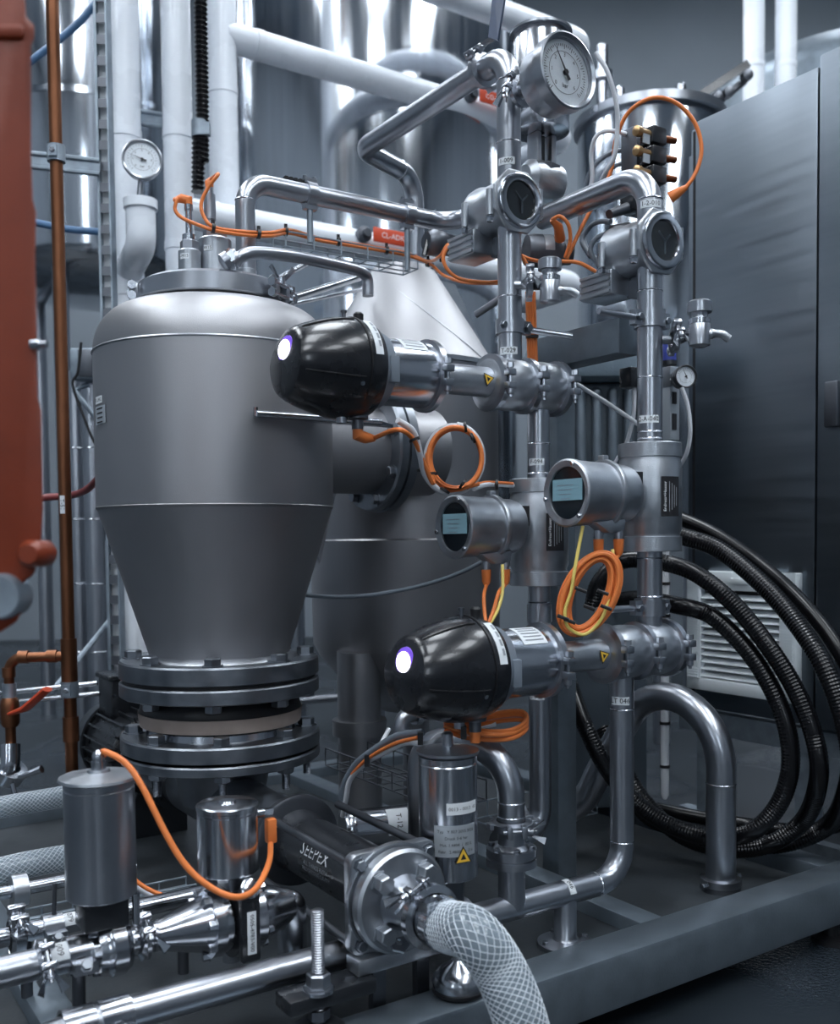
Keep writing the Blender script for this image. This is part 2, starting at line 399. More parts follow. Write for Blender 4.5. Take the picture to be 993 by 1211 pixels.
# ------------------------------------------------------------------ white process pipes
def whitepipe(label, pts, r, rad, seams=(), grp=None):
    t = thing('white_pipe', label, 'pipe', min(pts, key=lambda p: p.z), grp)
    obj('pipe', MB().tube(fillet(pts, rad, 10), r, 28), M['white'], t)
    for c, a in seams: obj('coupling', MB().ring(c, a, [(-.012, r*.99), (-.011, r+.002), (.011, r+.002), (.012, r*.99)], 28), M['white'], t)
    return t
def clipz(p): return at(p, RH-.01)
pA = P(148, 200, 2.60); rA = S(19, 2.6)
tA = whitepipe('thick white vertical pipe carrying the small pressure gauge', [at(pA, .0), clipz(pA)], rA, .01, [(zr(pA, 160), Z), (zr(pA, 347), Z)])
pB = P(211, 200, 2.62); rB = S(17, 2.62)
whitepipe('white vertical pipe between gauge pipe and black conduit', [at(pB, 0), clipz(pB)], rB, .01, [(zr(pB, 160), Z), (zr(pB, 292), Z)])
pC = P(264, 150, 2.81); rC = S(17, 2.81)
whitepipe('white vertical pipe beside the black ribbed conduit', [at(pC, 0), clipz(pC)], rC, .01, [(zr(pC, 108), Z)])
def hpipe(label, px, py, d, xe, r, tagx, tagy):
    p = P(px, py, d); e = at(col(p, U, xe), p.z)
    k_ = .2                             # the pipe ends in the wall of the polished tank
    while (at(e+W*k_, 0)-at(TK, 0)).length > .525 and k_ < .62: k_ += .005
    t = whitepipe(label, [p, e, e+W*k_], r, .075, [(at(col(p, U, px+40), p.z), U)])
    return t, p
tH1, h1 = hpipe('white pipe branching off level across the polished tank', 264, 42, 2.81, 672, S(17, 2.75), 0, 0)
tH2, h2 = hpipe('highest white pipe crossing above the pressure gauge', 380, -62, 2.75, 694, S(17, 2.75), 0, 0)
tH3, h3 = hpipe('lowest white level pipe running behind the cone hopper', 211, 250, 2.62, 684, S(18, 2.62), 0, 0)
def pipeflag(t, h, x, r, text):       # ball valve lever with red tag on a white pipe
    c = at(col(h, U, x), h.z)+Z*(r*.35)-W*(r*.95)
    o = obj('shutoff_valve', MB().lathe(c, -W, [(0, .022), (.02, .022), (.022, .012), (.035, .012)], 14), M['dim'], t)
    g = obj('lever', MB().box(c+U*.085-W*.03, .13, .006, .042, U, W, Z), M['redpl'], t, bevel=.004, label='red lever sleeve with white print')
    obj('lettering', flattext(text, c+U*.085-W*.0335, U, Z, .022, V((0, 0, 0))), M['whiteink'], g, flat=True)
pipeflag(tH1, h1, 546, S(17, 2.75), 'CO-LINE'); pipeflag(tH3, h3, 420, S(18, 2.62), 'CL-ADK')
for x, lab in ((891, 'white vertical pipe above the cabinet with a strut against it'), (929, 'white vertical pipe above the cabinet, beside the cable end')):
    q = P(x, 50, 4.6); whitepipe(lab, [at(q, 0), clipz(q)], S(12, 4.6), .01, [(zr(q, 78), Z)])
# small gauge standing on a white elbow of pipe A
def gauge(name, label, c, ax, R, depth, stem, ticks=36, needle=2.2, casemat=None, cat='pressure gauge', num=True):
    ax = ax.normalized(); right = Z.cross(ax).normalized(); upv = ax.cross(right)
    t = thing(name, label, cat, stem[-1] if stem else c)
    cm = casemat or M['steel']
    obj('case', MB().lathe(c-ax*depth, ax, [(0, 0), (0, R*.80), (depth*.12, R*.90), (depth*.72, R*.93), (depth*.72, R), (depth*1.05, R), (depth*1.08, R*.95), (depth*1.02, R*.88), (depth*.86, R*.86), (depth*.86, 0)], 48), cm, t)
    d = obj('dial', MB().lathe(c-ax*(depth*.14), ax, [(0, R*.86), (.001, R*.86)], 48), M['dial'], t)
    o = c-ax*(depth*.14)+ax*.0018
    mb = MB()
    for i in range(ticks+1):
        a = math.radians(225-270*i/ticks); dr = right*math.cos(a)+upv*math.sin(a); tt = ax.cross(dr)
        l = .12 if i % 4 == 0 else .06
        mb.box(o+dr*R*(.74-l/2), R*l, R*.014, .0002, dr, tt, ax)
    mb.ring(o, ax, [(0, R*.545), (0, R*.555), (.0002, R*.555), (.0002, R*.545)], 40)
    obj('scale', mb, M['ink'], d, flat=True)
    if num:
        mb = MB()
        for i, s in enumerate(('0', '1', '2', '3', '4', '5', '6')):
            a = math.radians(225-270*i/6); dr = right*math.cos(a)+upv*math.sin(a)
            q = flattext(s, o+dr*R*.46, right, upv, R*.15, ax*.0002); mb.add(q.v, q.f)
        q = flattext('bar', o-upv*R*.34, right, upv, R*.16, ax*.0002); mb.add(q.v, q.f)
        obj('numerals', mb, M['ink'], d, flat=True)
    dr = right*math.cos(needle)+upv*math.sin(needle); tt = ax.cross(dr)
    mb = MB().prism([o+ax*.003-tt*R*.03, o+ax*.003+tt*R*.03, o+ax*.003+dr*R*.66], ax*.001).lathe(o, ax, [(0, R*.07), (.005, R*.07)], 14)
    mb.prism([o+ax*.003-tt*R*.05-dr*R*.22, o+ax*.003+tt*R*.05-dr*R*.22, o+ax*.003+tt*R*.03, o+ax*.003-tt*R*.03], ax*.001)
    obj('needle', mb, M['ink'], t)
    if stem: obj('stem', MB().tube(stem, [R*.16]*len(stem), 10), M['steel'], t)
    return t, right, upv
c = P(168, 188, 2.44)
gauge('small_pressure_gauge', 'small round dial gauge on the white elbow', c, (V((.30, -1, .02))), S(23, 2.44), .035, [c+V((-.008, .02, -.03)), zr(P(165, 238, 2.46), 238)], 24, 2.8)
q = P(166, 238, 2.46); qb = zr(q, 290)
el = obj('gauge_elbow', MB().tube(fillet([q, qb, at(pA, qb.z-.03)], .035, 8), S(17, 2.46), 24), M['white'], tA)
obj('socket_rim', MB().ring(q, Z, [(-.02, S(16, 2.46)), (-.02, S(19.5, 2.46)), (.002, S(19.5, 2.46)), (.002, S(16, 2.46))], 24), M['white'], el)
# ------------------------------------------------------------------ conduit, strut, copper line, left side
def ribbed(pts, r, pitch=.007, amp=.13, n=12):
    q = resample(spline(pts, 16), pitch/2); return MB().tube(q, [r*(1+(amp if i % 2 else -amp)) for i in range(len(q))], n)
pq = P(237, 100, 2.55)
t = thing('ribbed_conduit', 'black ribbed conduit hanging between the white pipes', 'conduit', zr(pq, 228))
obj('tube', ribbed([clipz(pq), zr(P(238, 60, 2.55), 60), zr(P(235, 150, 2.55), 150), zr(P(234, 228, 2.55), 228)], S(7.2, 2.55), .012), M['hose'], t)
obj('clip', MB().ring(zr(P(236, 153, 2.55), 153), Z, [(-.02, .014), (-.02, .021), (.02, .021), (.02, .014)], 16).box(zr(P(241, 153, 2.54), 153), .03, .02, .03), M['galv'], t)
# perforated strut channel
ps = P(124, 200, 2.45)
t = thing('strut_channel', 'perforated vertical strut channel left of the white pipes', 'strut', at(ps, 0))
wd = S(10, 2.45)
mb = MB().box(at(ps, RH/2)+V((-wd*.5, 0, 0)), .006, .04, RH-.02).box(at(ps, RH/2)+V((wd*.75, 0, 0)), .004, .04, RH-.02)
obj('flanges', mb, M['galv'], t)
wb = obj('web_bar', MB().box(at(ps, .1)+V((wd*.12, -.016, 0)), wd*1.2, .003, .022), M['dim'], t)
for i in range(1, 96): inst(wb.data, 'web_bar', t, at(ps, .1+.05*i)+V((wd*.12, -.016, -.011)))
obj('web_back', MB().box(at(ps, RH/2)+V((wd*.12, .0, 0)), wd*1.2, .003, RH-.02), M['label'], t)
for py, x0, x1, dd in ((188, -30, 118, 2.42), (140, 136, 224, 2.668)):
    a = P(x0, py-6, dd); b = P(x1, py+10 if x0 < 0 else py+8, dd)
    mb = MB()
    for off in (-.016, .016): mb.tube([a+Z*off, b+Z*off], .006, 8)
    mb.prism([a-Z*.018, a+Z*.018, b+Z*.018, b-Z*.018], V((0, .004, 0)))
    obj('strut_rail', mb, M['galv'], label='slotted level rail clamped to the %s' % ('copper pipe' if x0 < 0 else 'back of two white pipes'), cat='rail')
for pts, lab in (([(-60, 130), (20, 82), (45, 66), (90, 30), (122, -6), (150, -30)], 'blue hose sloping up past the copper pipe'), ([(-60, 258), (20, 262), (45, 264), (80, 271), (118, 274), (127, 274)], 'blue hose level across the copper pipe')):
    cable('blue_hose', [P(x, y, 2.482) for x, y in pts], S(4.5, 2.35), M['bcable'], lab, 'hose')
pc = P(72, 400, 2.0); rc = S(7.3, 2.0)
t = thing('copper_pipe', 'vertical copper pipe with tee and branch near the floor', 'pipe', at(pc, .098))
obj('pipe', MB().tube([clipz(pc), at(pc, .098)], rc, 18), M['copper'], t)
def sleeve(par, c, ax, r, l, m, name='solder_sleeve'): return obj(name, MB().ring(c, ax, [(-l/2, r*.98), (-l/2, r+.0025), (l/2, r+.0025), (l/2, r*.98)], 18), m, par)
sleeve(t, zr(pc, 790), Z, rc+.001, .12, M['copper'], 'tee_sleeve'); sleeve(t, zr(pc, 862), Z, rc+.001, .05, M['copper'])
for y in (182, 815):
    q = zr(pc, y); o = obj('pipe_clip', MB().ring(q, Z, [(-.016, rc), (-.016, rc+.005), (.016, rc+.005), (.016, rc)], 18).box(q+V((0, -rc-.004, 0)), .016, .012, .022), M['galv'], t)
    bolt(o, q+V((0, -rc-.010, 0)), (0, -1, 0), .005, .005, m=M['bright'])
pipetag(t, 'T-51', zr(pc, 597), Z, V((-.1, -1, 0)), rc, .010, .036, .012, along=True)
tee = zr(pc, 776); el = P(10, 778, 2.0); bt = zr(P(12, 880, 2.0), 880)
obj('branch', MB().tube(fillet([tee, el, at(el, bt.z)], .03, 8), rc*.85, 16), M['copper'], t)
for q, a in ((P(28, 777, 2.0), V((1, 0, 0))), (P(62, 776, 2.0), V((1, 0, 0))), (zr(el, 795), Z), (zr(el, 850), Z)): sleeve(t, q, a, rc*.85, .02, M['copper'])
sl = sleeve(t, zr(el, 818), Z, rc*.9, .035, M['galv'], 'pipe_clip')
vb = zr(el, 842)
o = obj('ball_valve', MB().lathe(vb-Z*.03, Z, [(0, .014), (.006, .018), (.02, .019), (.04, .019), (.054, .018), (.06, .014)], 18), M['copper'], t)
obj('lever', MB().tube([vb+V((.01, -.02, .0)), P(30, 838, 1.95), P(56, 815, 1.93)], [.009, .014, .013], 10, flat=.45), M['redpl'], o, label='red plastic valve lever')
ht = thing('hose_coupling', 'chrome claw hose coupling under the copper branch', 'coupling', bt-Z*.09)
hb = bt-Z*.045
obj('body', MB().tube(spline([hb+V((-.06, 0, -.02)), hb+V((-.03, 0, -.015)), hb+V((0, -.01, 0)), bt], 6), [.02]*19, 16), M['bright'], ht)
obj('collar', MB().ring(hb+V((-.005, 0, -.012)), V((.5, -.2, .8)), [(-.012, .02), (-.014, .034), (.012, .036), (.014, .02)], 20), M['bright'], ht)
obj('wing_screw', MB().tube([hb+V((.025, -.02, -.02)), hb+V((.075, -.03, .0))], [.005, .008], 8).tube([hb+V((.01, -.02, -.03)), hb+V((.02, -.03, -.055))], .005, 8), M['bright'], ht)
cable('red_hose', [P(x, y, d_) for x, y, d_ in ((30, 592, 2.2), (58, 588, 2.2), (84, 586, 2.2), (104, 578, 2.1), (122, 560, 2.0), (140, 545, 1.88))], S(4.2, 2.2), M['rcable'], 'dark red hose passing behind the copper pipe', 'hose')
# orange steel arm close to the camera
d = .86
ar = thing('orange_arm', 'orange-red painted steel arm at the edge, out of focus', 'machine arm', P(-5, 742, d))
prof = [(-60, 26), (20, 30), (26, 40), (44, 40), (52, 36), (180, 36), (235, 38), (250, 42), (300, 41), (470, 44), (485, 48), (600, 50), (650, 47), (680, 40)]
pl = [P(2+x, y, d) for y, x in prof]
outl = pl + [P(x, y, d) for x, y in ((26, 690), (30, 712), (22, 735), (2, 748), (-30, 750), (-62, 735), (-62, 600), (-62, -60))]
obj('beam', MB().prism(outl, V((-.055, .09, 0))), M['opaint'], ar, bevel=.008)
obj('pivot_boss', MB().lathe(P(36, 655, d-.012), V((0, -1, 0)), [(-.03, .012), (0, .012), (.006, .008)], 20), M['opaint'], ar)
obj('pivot_disc', MB().lathe(P(2, 705, d-.004), V((0, -1, 0)), [(-.02, S(27, d)), (.004, S(27, d)), (.008, S(24, d)), (.008, 0)], 32), M['galv'], ar, label='grey round pivot cover')
obj('joint_band', MB().prism([P(-60, 26, d-.004), P(28, 26, d-.004), P(30, 44, d-.004), P(-60, 44, d-.004)], V((-.055, .098, 0))), M['opaint'], ar, bevel=.004)
obj('grease_nipple', MB().lathe(P(38, 408, d), V((1, -.2, 0)), [(0, .005), (.006, .005), (.008, .003), (.014, .003)], 10), M['bright'], ar)
# dark pipe bank and junction box behind the copper line
for x, r, dd, lab in ((92, 9, 2.9, 'dark steel standpipe behind the copper pipe, nearer the arm'), (112, 12, 2.85, 'dark steel standpipe behind the copper pipe, nearer the hopper')):
    q = P(x, 600, dd); t = thing('standpipe', lab, 'pipe', at(q, 0), None)
    obj('pipe', MB().tube([at(q, 0), zr(q, 440)], S(r, dd), 18), M['steel'], t)
    for y in (530, 614, 690, 770): weld(t, zr(q, y), Z, S(r, dd))
q = P(103, 445, 2.79)
t = thing('junction_box', 'grey junction box on a bracket beside the hopper', 'box', zr(q, 470))
obj('box', MB().box(zr(q, 432), .075, .06, .085), M['galv'], t, bevel=.004)
obj('cover', MB().box(zr(q, 432)+V((.01, -.034, 0)), .045, .008, .075), M['dim'], t, bevel=.002)
obj('bracket', MB().tube([zr(q, 455), P(88, 462, 2.75), P(122, 505, 2.75)], .008, 8), M['galv'], t)
cable('thin_lead', [P(x, y, 2.7) for x, y in ((96, 405), (92, 440), (86, 455), (98, 490), (110, 520), (122, 535))], .004, M['rubber'], 'thin black lead hanging from the junction box', 'cable')
q = P(132, 700, 2.537)
obj('support_post', MB().box((zr(q, 640)+at(q, 0))/2, .022, .022, zr(q, 640).z), M['frame'], label='thin dark upright post behind the hopper cone', cat='post')
a, b = P(30, 845, 3.0), P(140, 715, 3.0)
obj('brace_rod', MB().tube([P(132, 731, 2.52), P(62, 818, 2.12)], .007, 8), M['galv'], label='thin diagonal brace rod beside the copper tee', cat='rod')
for dx, x0, x1, y0, y1, lab in ((0, -60, 115, 826, 808, 'upper level floor rail behind the copper clips'), (0, -60, 118, 838, 820, 'lower level floor rail behind the copper clips'), (1, 340, 430, 830, 822, 'bright level rail low behind the bolted flanges')):
    dd = 2.1 if not dx else 3.1
    obj('floor_rail', MB().tube([P(x0, y0, dd), P(x1, y1, dd)], S(3 if not dx else 5, dd), 10), M['bright'], label=lab, cat='rail')
# ------------------------------------------------------------------ electrical cabinet
u0 = 1.81
def C(px, py): # point on cabinet face plane
    n = U; r = FW+RT*((px-CX)/FPX)-UP*((py-CY-VS)/FPX); s = (u0-EYE.dot(n))/r.dot(n); return EYE+r*s
c0 = C(822, 143); c1 = C(967, 80); ztop = (c0.z+c1.z)/2; w0 = c0.dot(W); w1 = c1.dot(W); zb = C(880, 845).z
def uw(u, w, z): return U*u+W*w+Z*z
t = thing('electrical_cabinet', 'tall brushed steel electrical cabinet with vent grille on a stand', 'cabinet', uw(u0+.3, (w0+w1)/2, 0))
zc = (ztop+zb)/2; hh = ztop-zb
obj('body', MB().box(uw(u0+.42, (w0+w1)/2-.28, zc), .80, w0-w1+.62, hh-.01, U, W), M['cab'], t, bevel=.004)
obj('side_panel', MB().box(uw(u0+.008, (w0+w1)/2, zc), .016, w0-w1, hh, U, W), M['cab'], t, bevel=.003)
obj('seal_strip', MB().box(uw(u0+.014, w1-.008, zc), .012, .016, hh-.01, U, W), M['rubber'], t)
dr = obj('door_panel', MB().box(uw(u0-.002, w1-.016-.30, zc+.006), .036, .60, hh+.012, U, W), M['cab'], t, bevel=.006)
obj('hinge', MB().box(uw(u0-.026, w1-.055, C(985, 480).z), .012, .03, .09, U, W), M['dim'], dr, bevel=.003)
obj('back_panel', MB().box(uw(u0+.03, w0+.020, zc-.03), .012, .04, hh-.06, U, W), M['cab'], t, bevel=.002)
obj('back_seal', MB().box(uw(u0+.012, w0+.004, zc-.01), .02, .008, hh-.02, U, W), M['rubber'], t)
# vent grille
ga, gb = C(820, 675), C(948, 830); gw0 = ga.dot(W); gw1 = gb.dot(W); gz1 = C(884, 676).z; gz0 = C(884, 822).z
gr = obj('vent_grille', MB().box(uw(u0-.004, (gw0+gw1)/2, (gz0+gz1)/2), .006, gw0-gw1-.06, gz1-gz0-.05, U, W), M['ink'], t)
gm = mat('grille_plastic', (.82, .87, .90), 0, .45)
mb = MB(); gc = (gw0+gw1)/2; gz = (gz0+gz1)/2; GW = gw0-gw1; GH = gz1-gz0
for a, b, c, d_ in ((gw0-.02, gz, .04, GH), (gw1+.02, gz, .04, GH), (gc, gz1-.021, GW, .042), (gc, gz0+.014, GW, .028)): mb.box(uw(u0-.012, a, b), .024, c, d_, U, W)
obj('grille_frame', mb, gm, gr, bevel=.002)
for s in (gw0-.02, gw1+.02):
    mb = MB()
    for i in range(34): mb.box(uw(u0-.025, s, gz0+.03+(GH-.06)*i/33), .003, .030, .0022, U, W)
    obj('grip_ribs', mb, gm, gr, kind='stuff')
n = 12
for i in range(n):
    zz = gz0+.036+(GH-.095)*i/(n-1)
    obj('slat', MB().prism([uw(u0-.006, gw0-.038, zz+.008), uw(u0-.022, gw0-.038, zz-.003), uw(u0-.020, gw0-.038, zz-.0055), uw(u0-.004, gw0-.038, zz+.004)], -W*(GW-.076)), gm, gr)
obj('latch', MB().box(uw(u0-.026, gc-.005, gz1-.02), .006, .05, .012, U, W), gm, gr, bevel=.001)
# stand
for wv in (w0-.02, w1+.03, w1-.45):
    for uu in (.03, .75): obj('stand_leg', MB().box(uw(u0+uu, wv, zb/2-.02), .04, .04, zb-.04, U, W), M['galv'], t)
obj('stand_rail', MB().box(uw(u0+.02, (w0+w1)/2-.2, zb-.035), .03, w0-w1+.5, .05, U, W), M['galv'], t)
obj('stand_rail', MB().box(uw(u0+.02, (w0+w1)/2-.2, .08), .03, w0-w1+.5, .04, U, W), M['galv'], t)
# conveyor-like black arm behind the cabinet
a, b = P(815, 122, 3.72), P(884, 76, 3.72)
t = thing('black_strut', 'black inclined strut against the white pipe above the cabinet', 'strut', a)
obj('bar', MB().tube([a, b], S(6, 3.72), 4), M['paintblk'], t)
obj('lower_bar', MB().tube([P(840, 128, 3.74), P(880, 96, 3.74)], S(5, 3.35), 8), M['dim'], t)
for x, y in ((858, 112), (880, 92), (845, 118)): obj('bracket', MB().lathe(P(x, y, 3.72), V((.2, -1, 0)), [(0, .02), (.03, .02), (.035, .01)], 12), M['dim'], t)
obj('strut_foot', MB().tube([a, at(a, z1+.02)], .02, 8), M['dim'], t)
cable('thin_lead', [P(x, y, 5.4) for x, y in ((946, 52), (946, 90), (945, 150), (945, 250))], .006, M['rubber'], 'thin black rod standing beyond the cabinet top', 'rod')
# ------------------------------------------------------------------ skid frame and base plate
bf = P(800, 1106, 1.5); zT = bf.z; uB, wB = bf.dot(U), bf.dot(W); BH = .083; BW = .07
t = thing('skid_frame', 'grey box-section skid frame carrying the pump and pipework', 'frame', uw(uB-.6, wB+.7, 0))
obj('front_beam', MB().box(uw(uB-.60, wB+BW/2, zT-BH/2), 2.3, BW, BH, U, W), M['frame'], t, bevel=.006)
obj('back_beam', MB().box(uw(uB-.60, wB+1.366, zT-BH/2), 2.3, BW, BH, U, W), M['frame'], t, bevel=.006)
for px, py in ((785, 1092), (60, 1185)):
    q = P(px, py, 1.5); r = FW+RT*((px-CX)/FPX)-UP*((py-CY-VS)/FPX); q = EYE+r*((zT-EYE.z)/r.z); uu = q.dot(U)
    obj('cross_beam', MB().box(uw(uu, wB+.707, zT-.025-.002), .05, 1.28, .05, U, W), M['frame'], t, bevel=.004)
obj('end_beam', MB().box(uw(uB+.52, wB+.707, zT-.045), .06, 1.28, .07, U, W), M['frame'], t, bevel=.005)
for uu in (-1.5, -.3, .45):
    for wv in (.035, 1.366): obj('foot_pad', MB().lathe(uw(uB+uu, wB+wv, 0), Z, [(0, .035), (.01, .035), (.012, .014), (zT-BH, .014)], 20), M['rubber'], t)
PZ = .100
obj('base_plate', MB().box(uw(uB-.55, wB+.707, PZ-.006), 2.0, 1.274, .012, U, W), M['pan'], t)
# ------------------------------------------------------------------ silo hopper
sc = P(255, 500, 1.80)
def szr(y): return zr(sc, y).z
Rs = S(137, 1.79); zw = szr(424); zk = szr(601); zc1 = szr(776)
t = thing('hopper', 'grey bead-blasted steel hopper with domed top and cone', 'hopper', at(sc, zc1))
zl = szr(367)
rl = S(84, 1.8)
pr = [(zk, Rs), (zw, Rs)]
for i in range(1, 11):
    a = math.pi/2*i/10; pr.append((zw+(zl-zw)*math.sin(a)**1.0*.98, rl+(Rs-rl)*(math.cos(a)**.85 if i < 10 else 0)))
pr += [(zl+.01, rl*.99), (zl+.012, 0)]
obj('shell', MB().lathe(at(sc, 0), Z, [(zk+.0, 0)]+pr, 96), M['blast'], t)
obj('cone', MB().lathe(at(sc, 0), Z, [(zc1-.02, S(82, 1.8)), (zc1+.01, S(82, 1.8)), (zk-.002, Rs-.002), (zk, Rs-.006)], 96), M['blast'], t)
for z_ in (zw,): obj('weld_seam', MB().ring(at(sc, z_), Z, [(-.003, Rs*.997), (0, Rs+.0022), (.003, Rs*.997)], 96), M['cast'], t)
obj('knuckle_seam', MB().ring(at(sc, zk), Z, [(-.004, Rs*.99), (0, Rs+.0012), (.002, Rs*.997)], 96), M['blast'], t)
nrm = V((-.72, -1, 0)).normalized()
pl = obj('rating_plate', wrappatch(at(sc, szr(500)), Z, V((-.80, -.6, 0)).normalized(), Rs+.0008, .045, .030), M['silver'], t)
for i in range(4): obj('print_line', wrappatch(at(sc, szr(493+i*5)), Z, V((-.80, -.6, 0)).normalized(), Rs+.0018, .026, .0025, 4, .0003), M['ink'], pl)
pipetag(t, '7L LWC', at(sc, szr(483)), Z, V((-.82, -.57, 0)), Rs, .032, .012, .0085)
# lid with clamp ring and fittings
lz = zl+.012
ring = obj('clamp_ring', MB().ring(at(sc, lz), Z, [(-.012, rl-.006), (-.004, rl+.004), (.024, rl+.002), (.030, rl-.008)], 72), M['steel'], t)
obj('gasket', MB().ring(at(sc, zl), Z, [(-.004, rl-.01), (-.004, rl+.001), (.004, rl+.001), (.004, rl-.01)], 72), M['rubber'], t)
ld = obj('lid', MB().lathe(at(sc, lz), Z, [(0, rl-.006), (.028, rl-.006), (.031, rl-.02), (.031, 0)], 72), M['steel'], t)
for an, nm in ((math.radians(197), 'ring_latch'), (math.radians(338), 'ring_latch')):
    dq = V((math.cos(an), math.sin(an), 0)); tq = Z.cross(dq); q = at(sc, lz+.008)+dq*(rl+.008)
    o = obj(nm, MB().box(q-tq*.018, .014, .012, .030, dq, tq), M['steel'], t, bevel=.002); obj(nm, MB().box(q+tq*.018, .014, .012, .030, dq, tq), M['steel'], t, bevel=.002)
    for s in (-.009, .009):
        obj('latch_bolt', MB().tube([q-tq*.034+Z*s+dq*.004, q+tq*.034+Z*s+dq*.004], .004, 8).lathe(q-tq*.036+Z*s+dq*.004, tq, [(0, .008), (.008, .008)], 6).lathe(q+tq*.026+Z*s+dq*.004, tq, [(0, .008), (.008, .008)], 6), M['bright'], o)
an = math.radians(-18); dq = V((math.cos(an), math.sin(an), 0)); q = at(sc, lz+.025)+dq*(rl+.006)
mb = MB()
for s in (-1, 1): mb.prism([q+Z*.0, q+Z*.004+U*(s*.004), q+Z*.03+U*(s*.020), q+Z*.024+U*(s*.024)], V((.003, .004, 0)))
obj('wing_nut', mb.lathe(q-Z*.01, Z, [(0, .007), (.018, .007)], 12), M['bright'], ring)
lt = lz+.031
def lidport(px, r, yt, d, nm, txt=None, hexr=None, yh=None):
    p = P(px, yt, d); b = at(p, lt-.004); h = p.z-b.z
    o = obj(nm, MB().lathe(b, Z, [(0, r), (h-.003, r), (h, r-.003)], 32), M['cast'], t)
    if hexr:
        obj('hex_collar', MB().lathe(b+Z*h, Z, [(0, hexr), (.014, hexr), (.016, hexr*.85)], 6), M['steel'], o)
    if txt: pipetag(t, txt, at(b, b.z+h*.72), Z, V((-.25, -1, 0)), r, .016, .0095, .0075)
    return o, b+Z*h
r1, q1 = lidport(224, S(13, 1.75), 296, 1.75, 'sensor_socket', '-M15', S(11, 1.75))
r2, q2 = lidport(254, S(19, 1.78), 283, 1.78, 'sensor_socket', 'W15', S(14, 1.78))
r3, q3 = lidport(291, S(12, 1.83), 318, 1.83, 'pipe_socket')
r4, q4 = lidport(277, S(9, 1.74), 323, 1.74, 'spray_socket')
sp = thing('level_probe', 'slim threaded level probe with orange plug on the hopper lid', 'sensor', q1+Z*.016)
obj('body', MB().lathe(q1+Z*.016, Z, [(0, S(8, 1.75)), (.010, S(8, 1.75)), (.010, S(4, 1.75)), (.052, S(4, 1.75)), (.052, S(5, 1.75)), (.062, S(5, 1.75))], 16), M['bright'], sp)
e1 = q1+Z*.078
obj('plug', MB().tube([e1-Z*.002, e1+Z*.008, e1+Z*.011+V((-.012, 0, 0)), e1+Z*.008+V((-.026, 0, 0))], [.007, .009, .008, .004], 10), M['ocable'], sp)
sp = thing('level_probe', 'thick plain level probe with bent orange plug on the hopper lid', 'sensor', q2+Z*.016)
obj('body', MB().lathe(q2+V((-.008, 0, .016)), Z, [(0, S(5, 1.75)), (.018, S(5, 1.75)), (.018, S(7, 1.75)), (.062, S(7, 1.75)), (.062, S(5, 1.75)), (.074, S(5, 1.75))], 16), M['steel'], sp)
e2 = q2+V((-.008, 0, .090))
obj('plug', MB().tube([e2-Z*.002, e2+Z*.010, e2+Z*.016+V((.004, 0, 0))], [.007, .008, .004], 10), M['ocable'], sp)
D1 = 1.74
sc1 = cable('sensor_cable', [e1+V((-.024, 0, .008)), P(209, 236, D1), P(207, 248, D1), P(216, 258, D1), P(240, 268, D1), P(256, 273, D1), P(290, 278, 1.785), P(320, 279, 1.83), P(343, 276, 1.92), P(380, 285, 1.98), P(430, 293, 2.02), P(480, 302, 2.06), P(508, 312, 2.05), P(525, 326, 2.0), P(550, 334, 1.9), P(590, 335, 1.8)], .0032, M['ocable'], 'orange cable leaving the slim probe along the wire tray')
cable('sensor_cable', [e2+V((.002, 0, .014)), P(258, 206, D1), P(246, 222, D1), P(238, 240, D1), P(241, 256, D1), P(254, 269, D1), P(290, 274, 1.785), P(320, 275, 1.83), P(343, 272, 1.92), P(380, 282, 1.985), P(430, 290, 2.025), P(480, 299, 2.065), P(506, 309, 2.04), P(520, 303, 1.91), P(532, 287, 1.88), P(560, 278, 1.85)], .0032, M['ocable'], 'orange cable looping from the thick probe along the wire tray')
for x, y, d_ in ((252, 270, D1), (306, 277, 1.80), (338, 274, 1.905), (400, 286, 2.0), (457, 296, 2.045), (506, 311, 2.055)):
    q = P(x, y, d_); obj('cable_tie', MB().ring(q, V((1, .4, -.1)), [(-.003, .006), (-.003, .0085), (.003, .0085), (.003, .006)], 12).box(q+Z*.010, .006, .006, .008), M['rubber'], sc1)
# side nozzle with flange, rib, ledge
nz = at(sc, P(400, 528, 1.9).z); n0 = nz+U*.12
obj('side_nozzle', MB().lathe(n0, U, [(0, .088), (.22, .088), (.225, .082), (.23, .0)], 48), M['blast'], t)
nf = obj('nozzle_flange', MB().lathe(nz+U*.320, U, [(0, .08), (0, .118), (.004, .122), (.020, .122), (.022, .116), (.024, .124), (.042, .124), (.046, .118), (.046, .0)], 56), M['flange'], t)
boltring(nf, nz+U*.320, -U, .104, 8, .011, .012, .3, name='flange_bolt')
q = nz+U*.20-Z*.08
obj('nozzle_rib', MB().prism([q+W*.0-U*.02, q+U*.045, q+U*.005-Z*.145], -W*.006), M['blast'], t)
a = P(303, 489, 1.61); b = P(450, 499, 1.72)
obj('ledge', MB().tube([a, b], .006, 10).prism([a-Z*.004, a+Z*.002, b+Z*.002, b-Z*.004], V((.02, .06, 0))), M['bright'], t)
obj('ledge_stop', MB().tube([a+V((-.001, 0, -.004)), a+V((-.001, 0, .010))], .004, 8), M['bright'], t)
